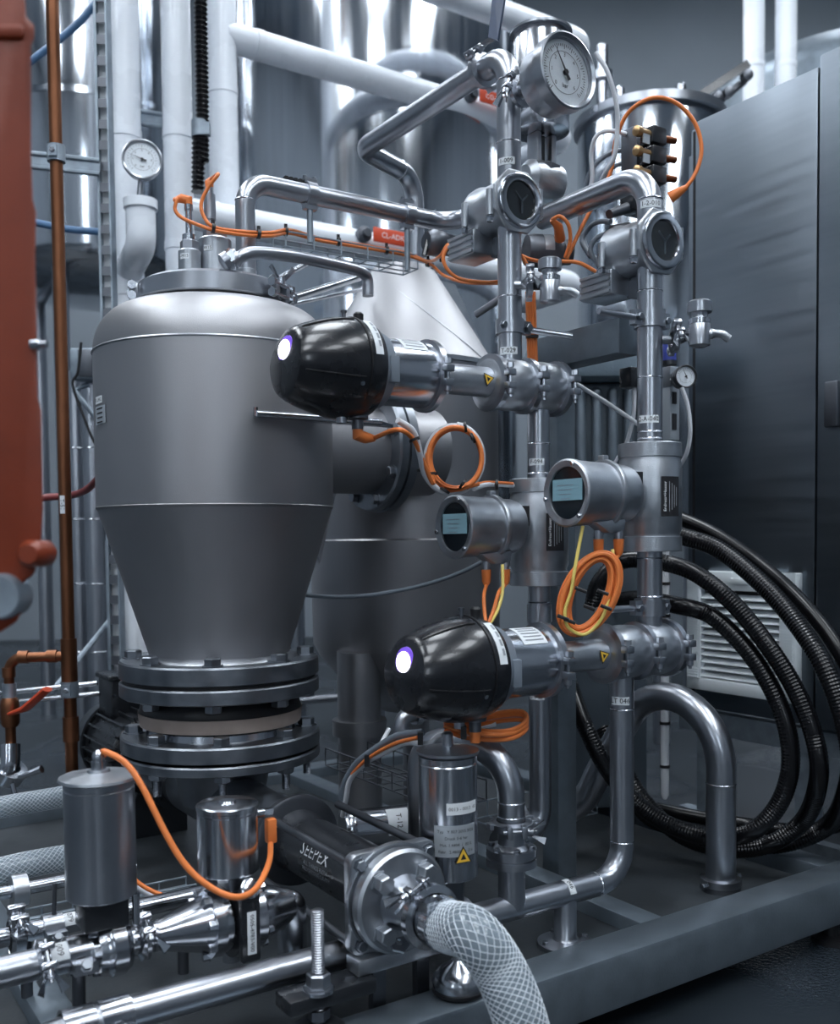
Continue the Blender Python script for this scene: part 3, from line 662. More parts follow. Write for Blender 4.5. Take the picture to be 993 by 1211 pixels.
# bolted flange stack with rubber compensator
fz = szr(776); Rf = S(116, 1.8)
fs = thing('compensator', 'bolted flange stack with black rubber bellows and tan band', 'coupling', at(sc, szr(905)))
def flange(z0, h, nm): return obj(nm, MB().lathe(at(sc, z0), Z, [(0, .10), (0, Rf-.003), (.002, Rf), (h-.003, Rf), (h, Rf-.003), (h, .10)], 96), M['flange'], fs, sharp=30)
h1_ = .032; h2_ = .026
f1 = flange(fz-h1_, h1_, 'upper_flange'); f2 = flange(fz-h1_-.006-h2_, h2_, 'backing_flange')
obj('flange_gasket', MB().lathe(at(sc, fz-h1_-.006), Z, [(0, Rf-.006), (.006, Rf-.006)], 64), M['rubber'], fs)
obj('neck_ring', MB().ring(at(sc, fz), Z, [(0, S(82, 1.8)), (0, S(92, 1.8)), (.004, S(90, 1.8)), (.008, S(82, 1.8))], 64), M['cast'], f1)
zb2 = szr(862); f3 = flange(zb2-.028, .028, 'lower_flange'); f4 = flange(zb2-.028-.004-.018, .018, 'bottom_flange')
za = fz-h1_-.006-h2_
bl = [(zb2, .115), (zb2+.006, .128), (zb2+(za-zb2)*.3, .140), (zb2+(za-zb2)*.55, .146), (zb2+(za-zb2)*.8, .142), (za, .132)]
obj('bellows', MB().lathe(at(sc, 0), Z, bl, 72), M['rubber'], fs)
zm = zb2+(za-zb2)*.42
obj('band', MB().ring(at(sc, zm), Z, [(-.013, .137), (-.013, .1445), (.011, .1475), (.011, .137)], 72), M['tan'], fs)
obj('inner_ring', MB().ring(at(sc, zb2), Z, [(0, .10), (0, .134), (.012, .132), (.014, .10)], 64), M['bright'], fs)
Rb = Rf-.024
for nm, z_, dv, ph in (('upper_flange', fz, Z, .12), ('lower_flange', zb2, Z, .199)):
    boltring(fs, at(sc, z_), Z, Rb, 8, .0155, .015, ph, name='hex_bolt')
boltring(fs, at(sc, za), -Z, Rb, 8, .0155, .014, -.12-.0, name='hex_nut')
zl4 = zb2-.050
boltring(fs, at(sc, zl4), -Z, Rb, 8,   .0150, .012, -.199, name='hex_nut')
x, y = perp(Z)
for k in range(8):
    a_ = 2*math.pi*k/8+.199; p = at(sc, zl4-.010)+x*(Rb*math.cos(a_))+y*(Rb*math.sin(a_))
    pts = [p-Z*(.0012*i) for i in range(26)]
    obj('stud', MB().tube(pts, [.0075 if i % 2 else .0062 for i in range(26)], 10), M['steel'], fs)
# ------------------------------------------------------------------ progressive cavity pump
pc_ = P(480, 1068, 1.272); ax = -W; pz = pc_.z
pe = at(sc, pz)
L = (pc_-pe).dot(ax)
pu = thing('pump', 'black progressive cavity pump with square end plate and round steel cover', 'pump', at(pc_+W*.15, PZ))
c0_ = pe
obj('inlet_neck', MB().lathe(at(sc, pz), Z, [(0, .075), (.05, .085), (zl4-pz+.004, .105)], 40), M['flange'], pu)
obj('suction_housing', MB().lathe(pe-ax*.16, ax, [(0, 0), (0, .050), (.01, .055), (.45, .055), (.46, 0)], 40), M['flange'], pu)
qd = col(pe, ax, 352); td = (qd-pe).dot(ax)
obj('rear_disc', MB().lathe(pe+ax*(td-.012), ax, [(0, 0), (0, .068), (.003, .072), (.013, .072), (.016, .066), (.016, 0)], 56), M['dim'], pu)
r_st = .046
obj('stator_tube', MB().lathe(pe+ax*td, ax, [(0, r_st*1.1), (.02, r_st), (L-td-.05, r_st), (L-td-.04, r_st*1.06), (L-td-.03, r_st*1.06)], 40), M['paintblk'], pu)
# lettering on the tube side facing the camera
nS = (-U*.93+Z*.36).normalized()
cS = col(pe, ax, 402); cS = pe+ax*((cS-pe).dot(ax))
def tubetext(s, c, size, dz, m):
    t_ = (Z*.93+U*.36).normalized(); vv, ff = textmesh(s); out = []
    for xx, yy in vv:
        th = (yy*size+dz)/r_st; out.append(c+ax*(xx*size)+(nS*math.cos(th)+t_*math.sin(th))*(r_st+.0012))
    return obj('lettering', MB().add(out, ff), m, pu, flat=True, label='white print on the pump tube')
tubetext('SEEPEX', cS, .026, .004, M['whiteink'])
tubetext('ALL THINGS FLOW', cS+ax*.010, .0085, -.013, M['inkgrey'])
tubetext('PROGRESSIVE CAVITY', cS+ax*.012, .0085, -.022, M['inkgrey'])
hs = .067
corners = []
for sx, sy in ((-1, -1), (1, -1), (1, 1), (-1, 1)):
    for k in range(5):
        a_ = math.atan2(sy, sx)-math.pi/4+math.pi/2*k/4; corners.append((sx*(hs-.014)+.014*math.cos(a_), sy*(hs-.014)+.014*math.sin(a_)))
ep = pc_-ax*.046
obj('end_plate', MB().prism([ep+U*a_+Z*b_ for a_, b_ in corners], ax*.018), M['cast'], pu, bevel=.002)
for a_, b_ in ((-1, 1), (1, 1), (-1, -1), (1, -1)): bolt(pu, ep+ax*.018+U*(a_*.053)+Z*(b_*.053), ax, .008, .008, .2)
obj('plate_foot', MB().box(ep+ax*.015-Z*.078, .13, .034, .022, U, W), M['cast'], pu, bevel=.004)
Rc = .069
obj('seal_ring', MB().lathe(ep+ax*.018, ax, [(0, Rc-.006), (.006, Rc-.006)], 64), M['rubber'], pu)
cv = obj('end_cover', MB().lathe(ep+ax*.012, ax, [(0, .05), (0, Rc+.004), (.009, Rc+.004), (.009, Rc-.004), (.013, Rc-.004), (.013, Rc), (.026, Rc), (.030, Rc-.004), (.030, 0)], 72), M['cast'], pu)
for a_ in (45, 135, 225, 315):
    dq = U*math.cos(math.radians(a_+2))+Z*math.sin(math.radians(a_+2))
    bolt(pu, ep+ax*.042+dq*.048, ax, .0125, .016, .3, name='cover_bolt', m=M['cast'])
obj('hook_tab', MB().ring(ep+ax*.046-Z*.050-U*.012, (Z*.8+ax*.6), [(-.002, .005), (-.002, .015), (.002, .015), (.002, .005)], 6), M['bright'], pu)
out = ep+ax*.042
obj('outlet_neck', MB().lathe(out, ax, [(0, .037), (.010, .033), (.035, .029), (.055, .028)], 32), M['steel'], pu)
clamp(pu, out+ax*.060, ax, .032, V((0, 0, 1))-U*.5, .016, M['bright'])
obj('hose_spigot', MB().lathe(out+ax*.066, ax, [(0, .031), (.010, .029), (.034, .029)], 28), M['bright'], pu)
def rod(par, p0, p1, r, nm='tie_rod', m=None): return obj(nm, MB().tube([p0, p1], r, 12), m or M['dim'], par)
for a_, b_, t0 in ((-.06, .052, td), (.062, .052, td+.02), (-.06, -.052, td), (.06, -.052, td)):
    rod(pu, pe+ax*t0+U*a_+Z*b_, ep+U*a_+Z*b_, .0062)
for uu in (-.02, .05):
    q = at(ep+ax*.005+U*uu, 0); obj('support_leg', MB().box(at(q+ax*-.001, (PZ+pz-.088)/2), .02, .012, pz-.088-PZ, U, W), M['dim'], pu)
gb_ = pe-ax*.30
obj('lantern', MB().lathe(pe-ax*.36, ax, [(0, .06), (.12, .06), (.12, .068), (.17, .068), (.17, .055), (.21, .055)], 32), M['paintblk'], pu)
# drive motor
mp = at(pe+W*.60, pz+.012); t = thing('drive_motor', 'black finned electric motor with terminal box left of the hopper flanges', 'motor', at(mp, PZ))
obj('housing', MB().lathe(mp+W*.02, ax, [(0, .085), (.22, .085), (.24, .06), (.27, .05)], 36), M['paintblk'], t)
for k in range(22):
    a_ = 2*math.pi*k/22; dq = U*math.cos(a_)+Z*math.sin(a_)
    obj('fin', MB().box(mp+dq*.090+ax*.12, .014, .004, .20, dq, ax.cross(dq), ax), M['paintblk'], t)
obj('fan_cowl', MB().lathe(mp+W*.07, ax, [(0, .07), (.004, .088), (.075, .097), (.075, .088)], 40), M['paintblk'], t)
obj('cowl_rim', MB().ring(mp-W*.0+ax*.004, ax, [(0, .094), (0, .099), (.006, .099), (.006, .094)], 40), M['dim'], t)
tb = at(mp+ax*.06, pz+.155)
obj('terminal_box', MB().box(tb-Z*.03, .11, .10, .09, U, W), M['paintblk'], t, bevel=.006)
obj('box_lid', MB().box(tb+Z*.018, .12, .11, .012, U, W), M['paintblk'], t, bevel=.003)
obj('foot', MB().box(at(mp+ax*.12, (PZ+pz-.07)/2), .16, .16, pz-.07-PZ, U, W), M['paintblk'], t)
# ------------------------------------------------------------------ clear braided hoses
def braided(label, pts, r, n=24, pitch=.075, strands=18, sw=.020):
    path = resample(spline(pts, 14), .006)
    t = thing('braided_hose', label, 'hose', min(path, key=lambda p: p.z))
    obj('wall', MB().tube(path, r, n), M['clear'], t)
    mb = MB(); x, y = perp((path[1]-path[0]).normalized()); fr = []
    T0 = (path[1]-path[0]).normalized()
    for i, p in enumerate(path):
        T = (path[min(i+1, len(path)-1)]-path[max(i-1, 0)]).normalized()
        axx = T0.cross(T)
        if axx.length > 1e-7: x = Matrix.Rotation(T0.angle(T), 3, axx.normalized()) @ x
        x = (x-T*x.dot(T)).normalized(); fr.append((x.copy(), T.cross(x))); T0 = T
    for s in (-1, 1):
        for k in range(strands):
            mb.tube([p+(fr[i][0]*math.cos(2*math.pi*(k/strands+s*i*.006/pitch*.55))+fr[i][1]*math.sin(2*math.pi*(k/strands+s*i*.006/pitch*.55)))*(r+.0002) for i, p in enumerate(path)], r*sw, 4)
    o = obj('braid', mb, M['braid'], t, kind='stuff', label='white crossed braid threads')
    return t
s0 = out+ax*.076
ht = braided('thick clear braided hose curving down from the pump outlet', [s0, s0+ax*.025, P(560, 1106, 1.135), P(590, 1146, 1.13), P(613, 1200, 1.115), P(630, 1270, 1.11), P(650, 1340, 1.10)], .031)
hc = s0+ax*.012
obj('hose_clip', MB().ring(hc, ax, [(-.007, .030), (-.007, .0335), (.007, .0335), (.007, .030)], 28).box(hc+(Z*.6-U*.5)*.045, .016, .02, .014, U, ax, Z), M['bright'], ht)
braided('clear braided hose lying beyond, close to the skid edge', [P(-40, 962, 1.75), P(0, 955, 1.76), P(40, 948, 1.80), P(90, 940, 1.85), P(150, 935, 1.9)], S(13, 1.75), strands=16, sw=.016)
braided('clear braided hose passing behind the lidded actuator', [P(-40, 1040, 1.5), P(0, 1030, 1.52), P(40, 1021, 1.55), P(90, 1012, 1.6), P(150, 1000, 1.65)], S(16, 1.5), strands=16, sw=.016)
# ------------------------------------------------------------------ second vessel behind the valves
vc = P(478, 500, 2.30); vr = lambda y: zr(vc, y).z
t = thing('cone_hopper', 'second hopper with tall pale cone top and dark body', 'hopper', at(vc, 0))
sv = lambda px: S(px, 2.30)
obj('cone_top', MB().lathe(at(vc, 0), Z, [(vr(440), sv(110)), (vr(320), sv(36)), (vr(318), sv(33)), (vr(318), 0)], 80), M['blast'], t)
obj('upper_shell', MB().lathe(at(vc, 0), Z, [(vr(637), sv(110)), (vr(440), sv(110)), (vr(439), sv(100))], 80), M['blast'], t)
obj('lower_shell', MB().lathe(at(vc, 0), Z, [(vr(838), sv(30)), (vr(826), sv(46)), (vr(800), sv(78)), (vr(772), sv(103)), (vr(758), sv(110)), (vr(639), sv(112)), (vr(637), sv(110))], 80), M['blast'], t)
obj('shell_band', MB().ring(at(vc, vr(440)), Z, [(-.008, sv(108)), (-.006, sv(112)), (.004, sv(112)), (.006, sv(108))], 80), M['cast'], t)
q = at(vc, 0)+U*.02
g0 = vc+U*sv(20)-W*.02
obj('gusset', MB().prism([at(g0, vr(326)), at(g0+U*sv(46), vr(330)), at(g0+U*sv(122), vr(462)), at(g0+U*sv(60), vr(462))], -W*.006), M['cast'], t)
pts = []
for i in range(17):
    k_ = i/16; h_ = 345+92*k_**1.3; rr_ = sv(33+(h_-318)*(77/122))+.0005; a_ = math.radians(-112+78*k_); pts.append(at(vc, vr(h_))+V((math.cos(a_), math.sin(a_), 0))*rr_)
obj('cone_seam', MB().tube(pts, .0016, 6), M['cast'], t)
ni = nz+U*.364; dv_ = (vc-at(ni, 0)); dv_.z = 0
obj('inlet_stub', MB().lathe(ni, U, [(0, .088), (.10, .088)], 40), M['blast'], t)
for px, py in ((425, 850), (490, 845)):
    q = P(px, py, 2.14 if px < 450 else 2.42); r_ = sv(24) if px < 450 else sv(15)
    obj('leg', MB().lathe(at(q, 0), Z, [(PZ, r_), (zr(q, 868).z, r_), (zr(q, 868).z, r_*1.25), (zr(q, 850).z, r_*1.25), (zr(q, 850).z, r_), (zr(q, 770).z, r_)], 28), M['blast'], t)
for px in (450, 466, 508): 
    q = P(px, 318, 2.27); obj('neck_bolt', MB().lathe(zr(q, 318), Z, [(0, .010), (.012, .010), (.014, .006)], 6), M['bright'], t)
hz_ = cable('clear_tube', [P(x, y, d_) for x, y, d_ in ((350, 703, 1.98), (395, 706, 1.97), (445, 703, 1.96), (500, 692, 1.95), (545, 677, 1.93), (590, 655, 1.9), (640, 640, 1.9))], .0042, M['gcable'], 'thin grey tube sagging across the dark vessel', 'tube')
# ------------------------------------------------------------------ risers
R1 = P(602, 250, 1.70); rp = .0203; A1 = P(602, 455, 1.70); B1 = A1+U*.065
A2 = P(735, 771, 1.60); B2 = A2+U*.065; RR = B2
CAMN = V((-.05, -1, 0))
def pipe(t, pts, r, rad, m=None, nm='pipe', n=24): return obj(nm, MB().tube(fillet(pts, rad, 10), r, n), m or M['steel'], t)
t = thing('riser_pipe', 'steel riser pipe with swan-neck bend and dial gauge branch', 'pipe', at(R1, A1.z+.03))
top = zr(R1, 64); e1_ = at(col(top, W, 428), top.z); e2_ = at(P(490, 205, 2.262), top.z); vtop = at(e2_, vr(322))
obj('pipe', MB().tube(fillet([at(R1, A1.z+.03), top, e1_, e2_, vtop], [.042, .05, .055], 10), rp, 24), M['steel'], t)
for y in (97, 170, 352): weld(t, zr(R1, y), Z, rp)
weld(t, e2_-(e2_-e1_).normalized()*.06, e2_-e1_, rp); weld(t, zr(e2_, 250), Z, rp)
clamp(t, top+W*.070, W, rp, Z-U*.75, .016)
clamp(t, zr(e2_, 262), Z, rp, -W-U*.4, .012)
pipetag(t, '1-009', zr(R1, 195), Z, V((-.35, -1, 0)), rp, .030, .012, .0105)
pipetag(t, 'T-029', zr(R1, 417), Z, V((-.25, -1, 0)), rp, .032, .0125, .011)
q = zr(R1, 387)
o = obj('pipe_clip', MB().ring(q, Z, [(-.012, rp), (-.012, rp+.004), (.012, rp+.004), (.012, rp)], 24).box(q+U*(rp+.008)-W*.006, .018, .010, .022, U, W), M['steel'], t)
bolt(o, q+U*(rp+.010)-W*.012, -W, .007, .006)
bolt(o, q-U*(rp+.002)-W*.010, -W, .006, .006)
rod(o, q+U*rp, P(676, 398, 1.72), .0055, 'stay_rod', M['bright'])
obj('marker_plate', MB().prism([P(577, 44, 1.68), P(588, 47, 1.68), P(600, -25, 1.70), P(584, -25, 1.70)], V((.003, .006, 0))), M['blueblk'], None, 'dark blue flat marker plate rising above the swan-neck clamp', 'plate')
# dial gauge on the riser
gz0_ = zr(R1, 118); gx = gz0_-W*.070
o = obj('branch', MB().tube([gz0_, gz0_-W*.045], .011, 16), M['steel'], t)
clamp(t, gz0_-W*.036, -W, .017, -U*.8+Z*.3, .012, M['bright'])
gc_ = P(671, 84, 1.585)
gt, gr_, gu_ = gauge('dial_gauge', 'large round steel dial gauge high on the riser', gc_, (-W+V((.02, 0, .02))), S(44, 1.585), .060, [gz0_-W*.045, gz0_-W*.085, gc_+W*.055-Z*.008-U*.012, gc_+W*.045], 48, 2.12)
obj('gauge_glass', MB().lathe(gc_+W*.004, -W, [(0, S(38, 1.585)), (.001, S(38, 1.585))], 40), M['glass'], gt)
# ------------------------------------------------------------------ sight glasses
def sight(c, label, d=1.0):
    t = thing('sight_glass', label, 'sight glass', c-Z*.05); ax = -W
    obj('body', MB().lathe(c+W*.075, ax, [(0, .030), (.004, .046), (.016, .047), (.030, .043), (.075, .043), (.085, .046), (.095, .050)], 40), M['cast'], t)
    x, y = perp(ax); n8 = [c+ax*.018+x*(.055*math.cos(math.pi/4*k+math.pi/8))+y*(.055*math.sin(math.pi/4*k+math.pi/8)) for k in range(8)]
    fl = obj('front_flange', MB().prism(n8, ax*.008), M['cast'], t, bevel=.003)
    obj('glass_ring', MB().ring(c+ax*.026, ax, [(0, .031), (0, .046), (.006, .045), (.008, .042), (.008, .033), (.004, .031)], 48), M['bright'], t)
    obj('dark_chamber', MB().lathe(c+ax*.0265, ax, [(0, .032), (.001, .032)], 40), M['darkglass'], t)
    obj('glass', MB().lathe(c+ax*.029, ax, [(0, .0315), (.002, .0315)], 40), M['glass'], t)
    mb = MB().tube([c+ax*.0282-Z*.020+U*.004, c+ax*.0282+U*.004], .0016, 6).tube([c+ax*.0282+U*.004, c+ax*.0282+U*.016+Z*.012], .0016, 6).tube([c+ax*.0282+U*.004, c+ax*.0282-U*.010+Z*.014], .0016, 6)
    obj('wiper_arm', mb, M['vess'], t)
    for k in (0, 180):
        a_ = math.radians(k+10); dq = U*math.cos(a_)+Z*math.sin(a_)
        o = obj('clamp_lug', MB().tube([c+dq*.054+ax*.015-Z*.020, c+dq*.054+ax*.015+Z*.022], .0065, 12), M['cast'], t)
        bolt(o, c+dq*.054+ax*.015-Z*.022, -Z, .006, .009, m=M['bright'])
        o = obj('clamp_lug', MB().tube([c+dq*.050-ax*.060-Z*.020, c+dq*.050-ax*.060+Z*.020], .006, 12), M['cast'], t)
        bolt(o, c+dq*.050-ax*.060-Z*.022, -Z, .006, .009, m=M['bright'])
    lc = c+W*.085-Z*.052-U*.010
    l = obj('lamp_housing', MB().box(lc, .060, .075, .042, U, W), M['cast'], t, bevel=.004)
    for k in range(4): obj('cooling_rib', MB().box(lc-U*.031+Z*(-.016+.0105*k), .005, .070, .0055, U, W), M['cast'], l, bevel=.0008)
    obj('lamp_bracket', MB().prism([c+W*.07-Z*.03, c+W*.05-Z*.075, c+W*.02-Z*.085, c+W*.02-Z*.04], U*.03), M['dim'], t)
    return t, lc
sg1, l1 = sight(zr(R1, 243), 'round sight glass on the riser below the dial gauge')
sg2, l2 = sight(zr(RR, 290), 'round sight glass on the riser beside the cabinet')
# ------------------------------------------------------------------ diaphragm valves with black control heads
def valve(A, label, tag, lamp_cable):
    t = thing('process_valve', label, 'valve', A-Z*.05); ax = -U; nC = (-W*.9+Z*.25).normalized()
    def q(s_):                       # lengths along the valve axis
        pts_ = ((-1, -1), (.05, .05), (.14, .170), (.258, .282), (.43, .428), (1, 1))
        for (a_, b_), (c_, d_) in zip(pts_, pts_[1:]):
            if s_ <= c_: return b_+(s_-a_)*(d_-b_)/(c_-a_)
    K = lambda s: A-U*q(s)           # distance towards the head
    def vl(pr_, n_=48): return MB().lathe(A, V(ax), [(q(h_), r_) for h_, r_ in pr_], n_)
    R = .0435
    for s0_, s1_, nm in ((.036, -.030, 'chamber'), (-.035, -.100, 'chamber')):
        m_ = (s0_+s1_)/2; h_ = (s0_-s1_)/2
        obj(nm, vl([(m_-h_, R*.90), (m_-h_*.75, R*.985), (m_, R*1.02), (m_+h_*.75, R*.985), (m_+h_, R*.90)], 48), M['cast'], t)
    obj('end_cap', vl([(-.116, 0), (-.116, R*.7), (-.110, R*.86), (-.102, R*.9)], 48), M['cast'], t)
    for s_ in (.040, -.0325, -.103): clamp(t, K(s_), U, R*.90, -W*.95+U*.2, .016, None, False)
    obj('end_disc', vl([(.040, R*.9), (.048, R*.9), (.050, R*.8), (.050, .02)], 48), M['cast'], t)
    obj('yoke_tube', vl([(.045, .0250), (.145, .0250)], 36), M['cast'], t)
    ca = obj('actuator_body', vl([(.140, .030), (.140, .050), (.148, .052), (.246, .052), (.248, .04)], 48), M['bright'], t)
    clamp(t, K(.142), U, .049, -W*.95-Z*.1, .015, None, False)
    pn = (Z*.85-W*.5).normalized(); lb = obj('body_label', wrappatch(K(.190), U, pn, .0523, .042, .045), M['label'], t, label='white printed label')
    for k in range(5):
        obj('print_line', wrappatch(K(.190), U, pn, .0533, .0022, .034, 2, .0002, dx=-.014+.007*k), M['inkgrey'], lb)
    obj('adapter_ring', vl([(.240, .05), (.240, .058), (.252, .062), (.262, .066), (.268, .06)], 48), M['gcable'], t)
    obj('adapter_lug', MB().box(K(.246)-W*.060-Z*.006, .016, .010, .040, U, W), M['gcable'], t, bevel=.002)
    # head
    pr = [(.258, 0), (.258, .058), (.262, .068), (.285, .0745), (.31, .0755), (.335, .0740), (.365, .0690), (.395, .0615), (.415, .0550), (.424, .0500), (.428, .0420), (.430, 0)]
    hb_ = vl(pr, 64)
    for v in hb_.v:                                   # drooping underside, raked front
        r_ = v-A; s_ = -r_.dot(U)
        if s_ > .30: v += U*((s_-.30)/.13*max(0, r_.z)*.20)
        if r_.z < 0: v.z += r_.z*.04
    hd = obj('control_head', hb_, M['black'], t, sharp=30)
    obj('hood_seam', MB().ring(K(.300), U, [(-.0012, .0735), (-.0012, .0768), (.0012, .0768), (.0012, .0735)], 64), M['rubber'], hd)
    for a_ in (62, -18):
        pts = []
        for s_, r_ in pr[4:9]:
            dq = -W*math.cos(math.radians(a_))+Z*math.sin(math.radians(a_)); p = K(s_)+dq*(r_+.0006)
            if s_ > .30: p += U*((s_-.30)/.13*max(0, (dq*r_).z)*.20)
            pts.append(p)
        obj('hood_seam', MB().tube(spline(pts, 4), .0012, 6), M['rubber'], hd)
    wl = obj('head_label', wrappatch(K(.283), U, (-W*.82+Z*.58).normalized(), .0746, .070, .013), M['label'], t, label='narrow white label strip')
    for k in range(4): obj('print_line', wrappatch(K(.280), U, (-W*.82+Z*.58).normalized(), .0757, .010, .004, 3, .0002, dx=-.024+.014*k), M['inkgrey'], wl)
    obj('vent_cap', MB().lathe(K(.275)+Z*.070, Z, [(0, .008), (.014, .008), (.017, .005)], 14), M['rubber'], t)
    obj('vent_pin', MB().lathe(K(.305)+Z*.074, Z, [(0, .003), (.010, .003), (.010, .005), (.013, .005)], 10), M['dim'], t)
    for a_ in (-8,): obj('head_screw', MB().lathe(K(.315)+(-W*math.cos(.45)-Z*math.sin(.45))*.0745, (-W*.9-Z*.43), [(0, .0035), (.002, .0035)], 12), M['bright'], t)
    rim = obj('painted_lamp_halo', MB().lathe(K(.4240)+Z*.017-W*.006, (ax+Z*.1-W*.1), [(-.004, .0215), (.001, .0205), (.003, .014)], 32), M['ledhalo'], t, label='ring painted with the violet glow of the status lamp')  # ring added round the lamp, its violet stands in for glow
    obj('status_lamp', MB().lathe(K(.4270)+Z*.017-W*.006, (ax+Z*.1-W*.1), [(0, .0145), (.002, .0140), (.004, .009), (.0045, 0)], 32), M['led'], t, label='glowing white status lamp')
    g = K(.285)-Z*.077-W*.008
    obj('cable_gland', MB().lathe(g+Z*.006, -Z, [(0, .017), (.006, .017), (.008, .009), (.022, .009)], 16), M['dim'], t)
    obj('cable_gland', MB().lathe(g+Z*.006-U*.028, -Z, [(0, .008), (.014, .008)], 12), M['steel'], t)
    c_ = K(.088); sd = (-W*.93+Z*.05).normalized()
    tri_sign(t, K(.062)+sd*.0258, (U*.70+Z*.70).normalized(), (Z*.72-U*.70).normalized(), .020, sd)
    return t, g
v1, g1 = valve(A1, 'upper process valve with black control head and glowing lamp', None, None)
v2, g2 = valve(A2, 'lower process valve with black control head and glowing lamp', None, None)
# ------------------------------------------------------------------ flow meters
def flowmeter(R, y0, y1, yc, label, led_y):
    zt, zb_ = zr(R, y0).z, zr(R, y1).z; t = thing('flow_meter', label, 'flow meter', at(R, zb_)); rb = .0515; h = zt-zb_
    obj('sensor_body', MB().lathe(at(R, zb_), Z, [(0, .03), (0, rb-.001), (.001, rb), (.024, rb), (.025, rb-.003), (.030, rb-.003), (.036, rb), (h-.034, rb), (h-.029, rb-.002), (h-.024, rb-.002), (h-.023, rb), (h-.001, rb), (h, rb-.001), (h, .02)], 56), M['cast'], t)
    # black rating plate
    pn = (V((.50, -1, 0))).normalized(); pc__ = at(R, zb_+h*.50)
    pl = obj('rating_plate', wrappatch(pc__, Z, pn, rb+.0006, .036, .064), M['ink'], t, label='black rating plate with white print')
    obj('lettering', wraptext('Endress+Hauser', pc__, Z, pn, rb+.0020, .0072, True, dy=.012, flip=-1), M['whiteink'], pl, flat=True)
    for k in range(4): obj('print_line', wrappatch(pc__, Z, pn, rb+.0016, .0012, .048-.006*k, 2, .0002, dx=-.004+.005*k), M['inkgrey'], pl)
    c = at(R, zr(R-U*.18, yc).z); K = lambda s: c-U*s; ax = -U
    obj('neck', MB().lathe(c, ax, [(.040, .024), (.060, .022)], 24), M['cast'], t)
    obj('neck_plate', MB().box(K(.052)-W*.024+Z*.018, .014, .006, .034, U, W), M['ink'], t)
    obj('rear_housing', MB().lathe(c, ax, [(.054, 0), (.054, .036), (.062, .045), (.070, .047), (.104, .048)], 48), M['cast'], t)
    obj('joint_ring', MB().lathe(c, ax, [(.100, .046), (.102, .0535), (.107, .055), (.111, .0535), (.113, .046)], 48), M['cast'], t)
    obj('joint_lug', MB().box(K(.106)+Z*.056, .012, .014, .010, U, W), M['cast'], t, bevel=.002)
    obj('front_housing', MB().lathe(c, ax, [(.110, .049), (.168, .051), (.176, .053), (.184, .053), (.186, .050), (.184, .041), (.178, .040), (.178, 0)], 48), M['cast'], t)
    obj('window', MB().lathe(c, ax, [(.178, .041), (.181, .041)], 40), M['darkglass'], t)
    sc_ = obj('display', MB().box(K(.1822)+Z*.005, .0012, .066, .033, U, W), M['lcd'], t, label='pale blue lit display')
    for k in range(4): obj('print_line', MB().box(K(.1830)+Z*(.012-.007*k)+W*.004, .0003, .036-.005*k, .0012, U, W), M['gcable'], sc_)
    for k in range(3):
        a_ = math.radians(90+120*k+20); bolt(t, K(.186)+(W*math.cos(a_)+Z*math.sin(a_))*.047, ax, .0035, .003, m=M['bright'])
    pr_ = [K(.085)-Z*.040-W*.018, K(.120)-Z*.045-W*.018, K(.150)-Z*.034-W*.018, K(.112)-Z*.066-W*.018, K(.095)-Z*.064-W*.018]
    obj('cable_block', MB().prism([K(.082)-Z*.040, K(.150)-Z*.045, K(.118)-Z*.063, K(.086)-Z*.060], -W*.028), M['cast'], t, bevel=.003)
    glands = []
    for s_, o_ in ((.122, -.006), (.092, -.020)):
        g = K(s_)-Z*.058+W*o_
        obj('cable_gland', MB().lathe(g, -Z, [(0, .0075), (.010, .0075), (.010, .0060), (.016, .0060)], 12), M['steel'], t)
        obj('plug', MB().tube([g-Z*.014, g-Z*.034, g-Z*.040], [.0085, .0075, .0045], 12), M['ocable'], t, label='orange cable plug'); glands.append(g-Z*.040)
    return t, glands, K(.118)-Z*.062-W*.02
fm1, gl1, gw1 = flowmeter(B1, 567, 692, 623, 'flow meter with lit display below the upper valve', 0)
fm2, gl2, gw2 = flowmeter(RR, 525, 652, 583, 'flow meter with lit display above the lower valve', 0)
# ------------------------------------------------------------------ rest of the risers
t = thing('drop_pipe', 'steel pipe from the upper valve through the flow meter to the floor frame', 'pipe', zr(B1, 1010))
pb = zr(B1, 985)
obj('pipe', MB().tube(fillet([at(B1, A1.z-.03), zr(B1, 570)], .01), .0195, 24), M['steel'], t)
obj('pipe', MB().tube(fillet([zr(B1, 690), pb, pb-U*.10], .05, 10), .0195, 24), M['steel'], t)
for y in (525, 560, 712, 740): weld(t, zr(B1, y), Z, .0195)
sleeve(t, zr(B1, 725), Z, .0195, .030, M['steel'], 'pipe_clip')
pipetag(t, 'F-094', zr(B1, 547), Z, V((-.35, -1, 0)), .0195, .028, .012, .010)
pipetag(t, '0-045', zr(B1, 822), Z, V((-.45, -1, 0)), .0195, .028, .012, .010)
t = thing('riser_pipe', 'steel riser pipe beside the cabinet, bent over behind its sight glass', 'pipe', at(RR, B2.z+.04))
rt_ = zr(RR, 205); re = at(col(rt_, W, 640), rt_.z)
obj('pipe', MB().tube(fillet([zr(RR, 530), rt_, re], .055, 10), .0205, 24), M['steel'], t)
obj('pipe', MB().tube([at(RR, B2.z+.035), zr(RR, 650)], .0205, 24), M['steel'], t)
for y in (237, 345, 447, 511, 519, 660, 705): weld(t, zr(RR, y), Z, .0205)
pipetag(t, '1-2-010', zr(RR, 245), Z, V((-.15, -1, 0)), .0205, .036, .0125, .0105)
pipetag(t, '2-A-040', zr(RR, 497), Z, V((-.35, -1, 0)), .0205, .034, .0125, .0105)
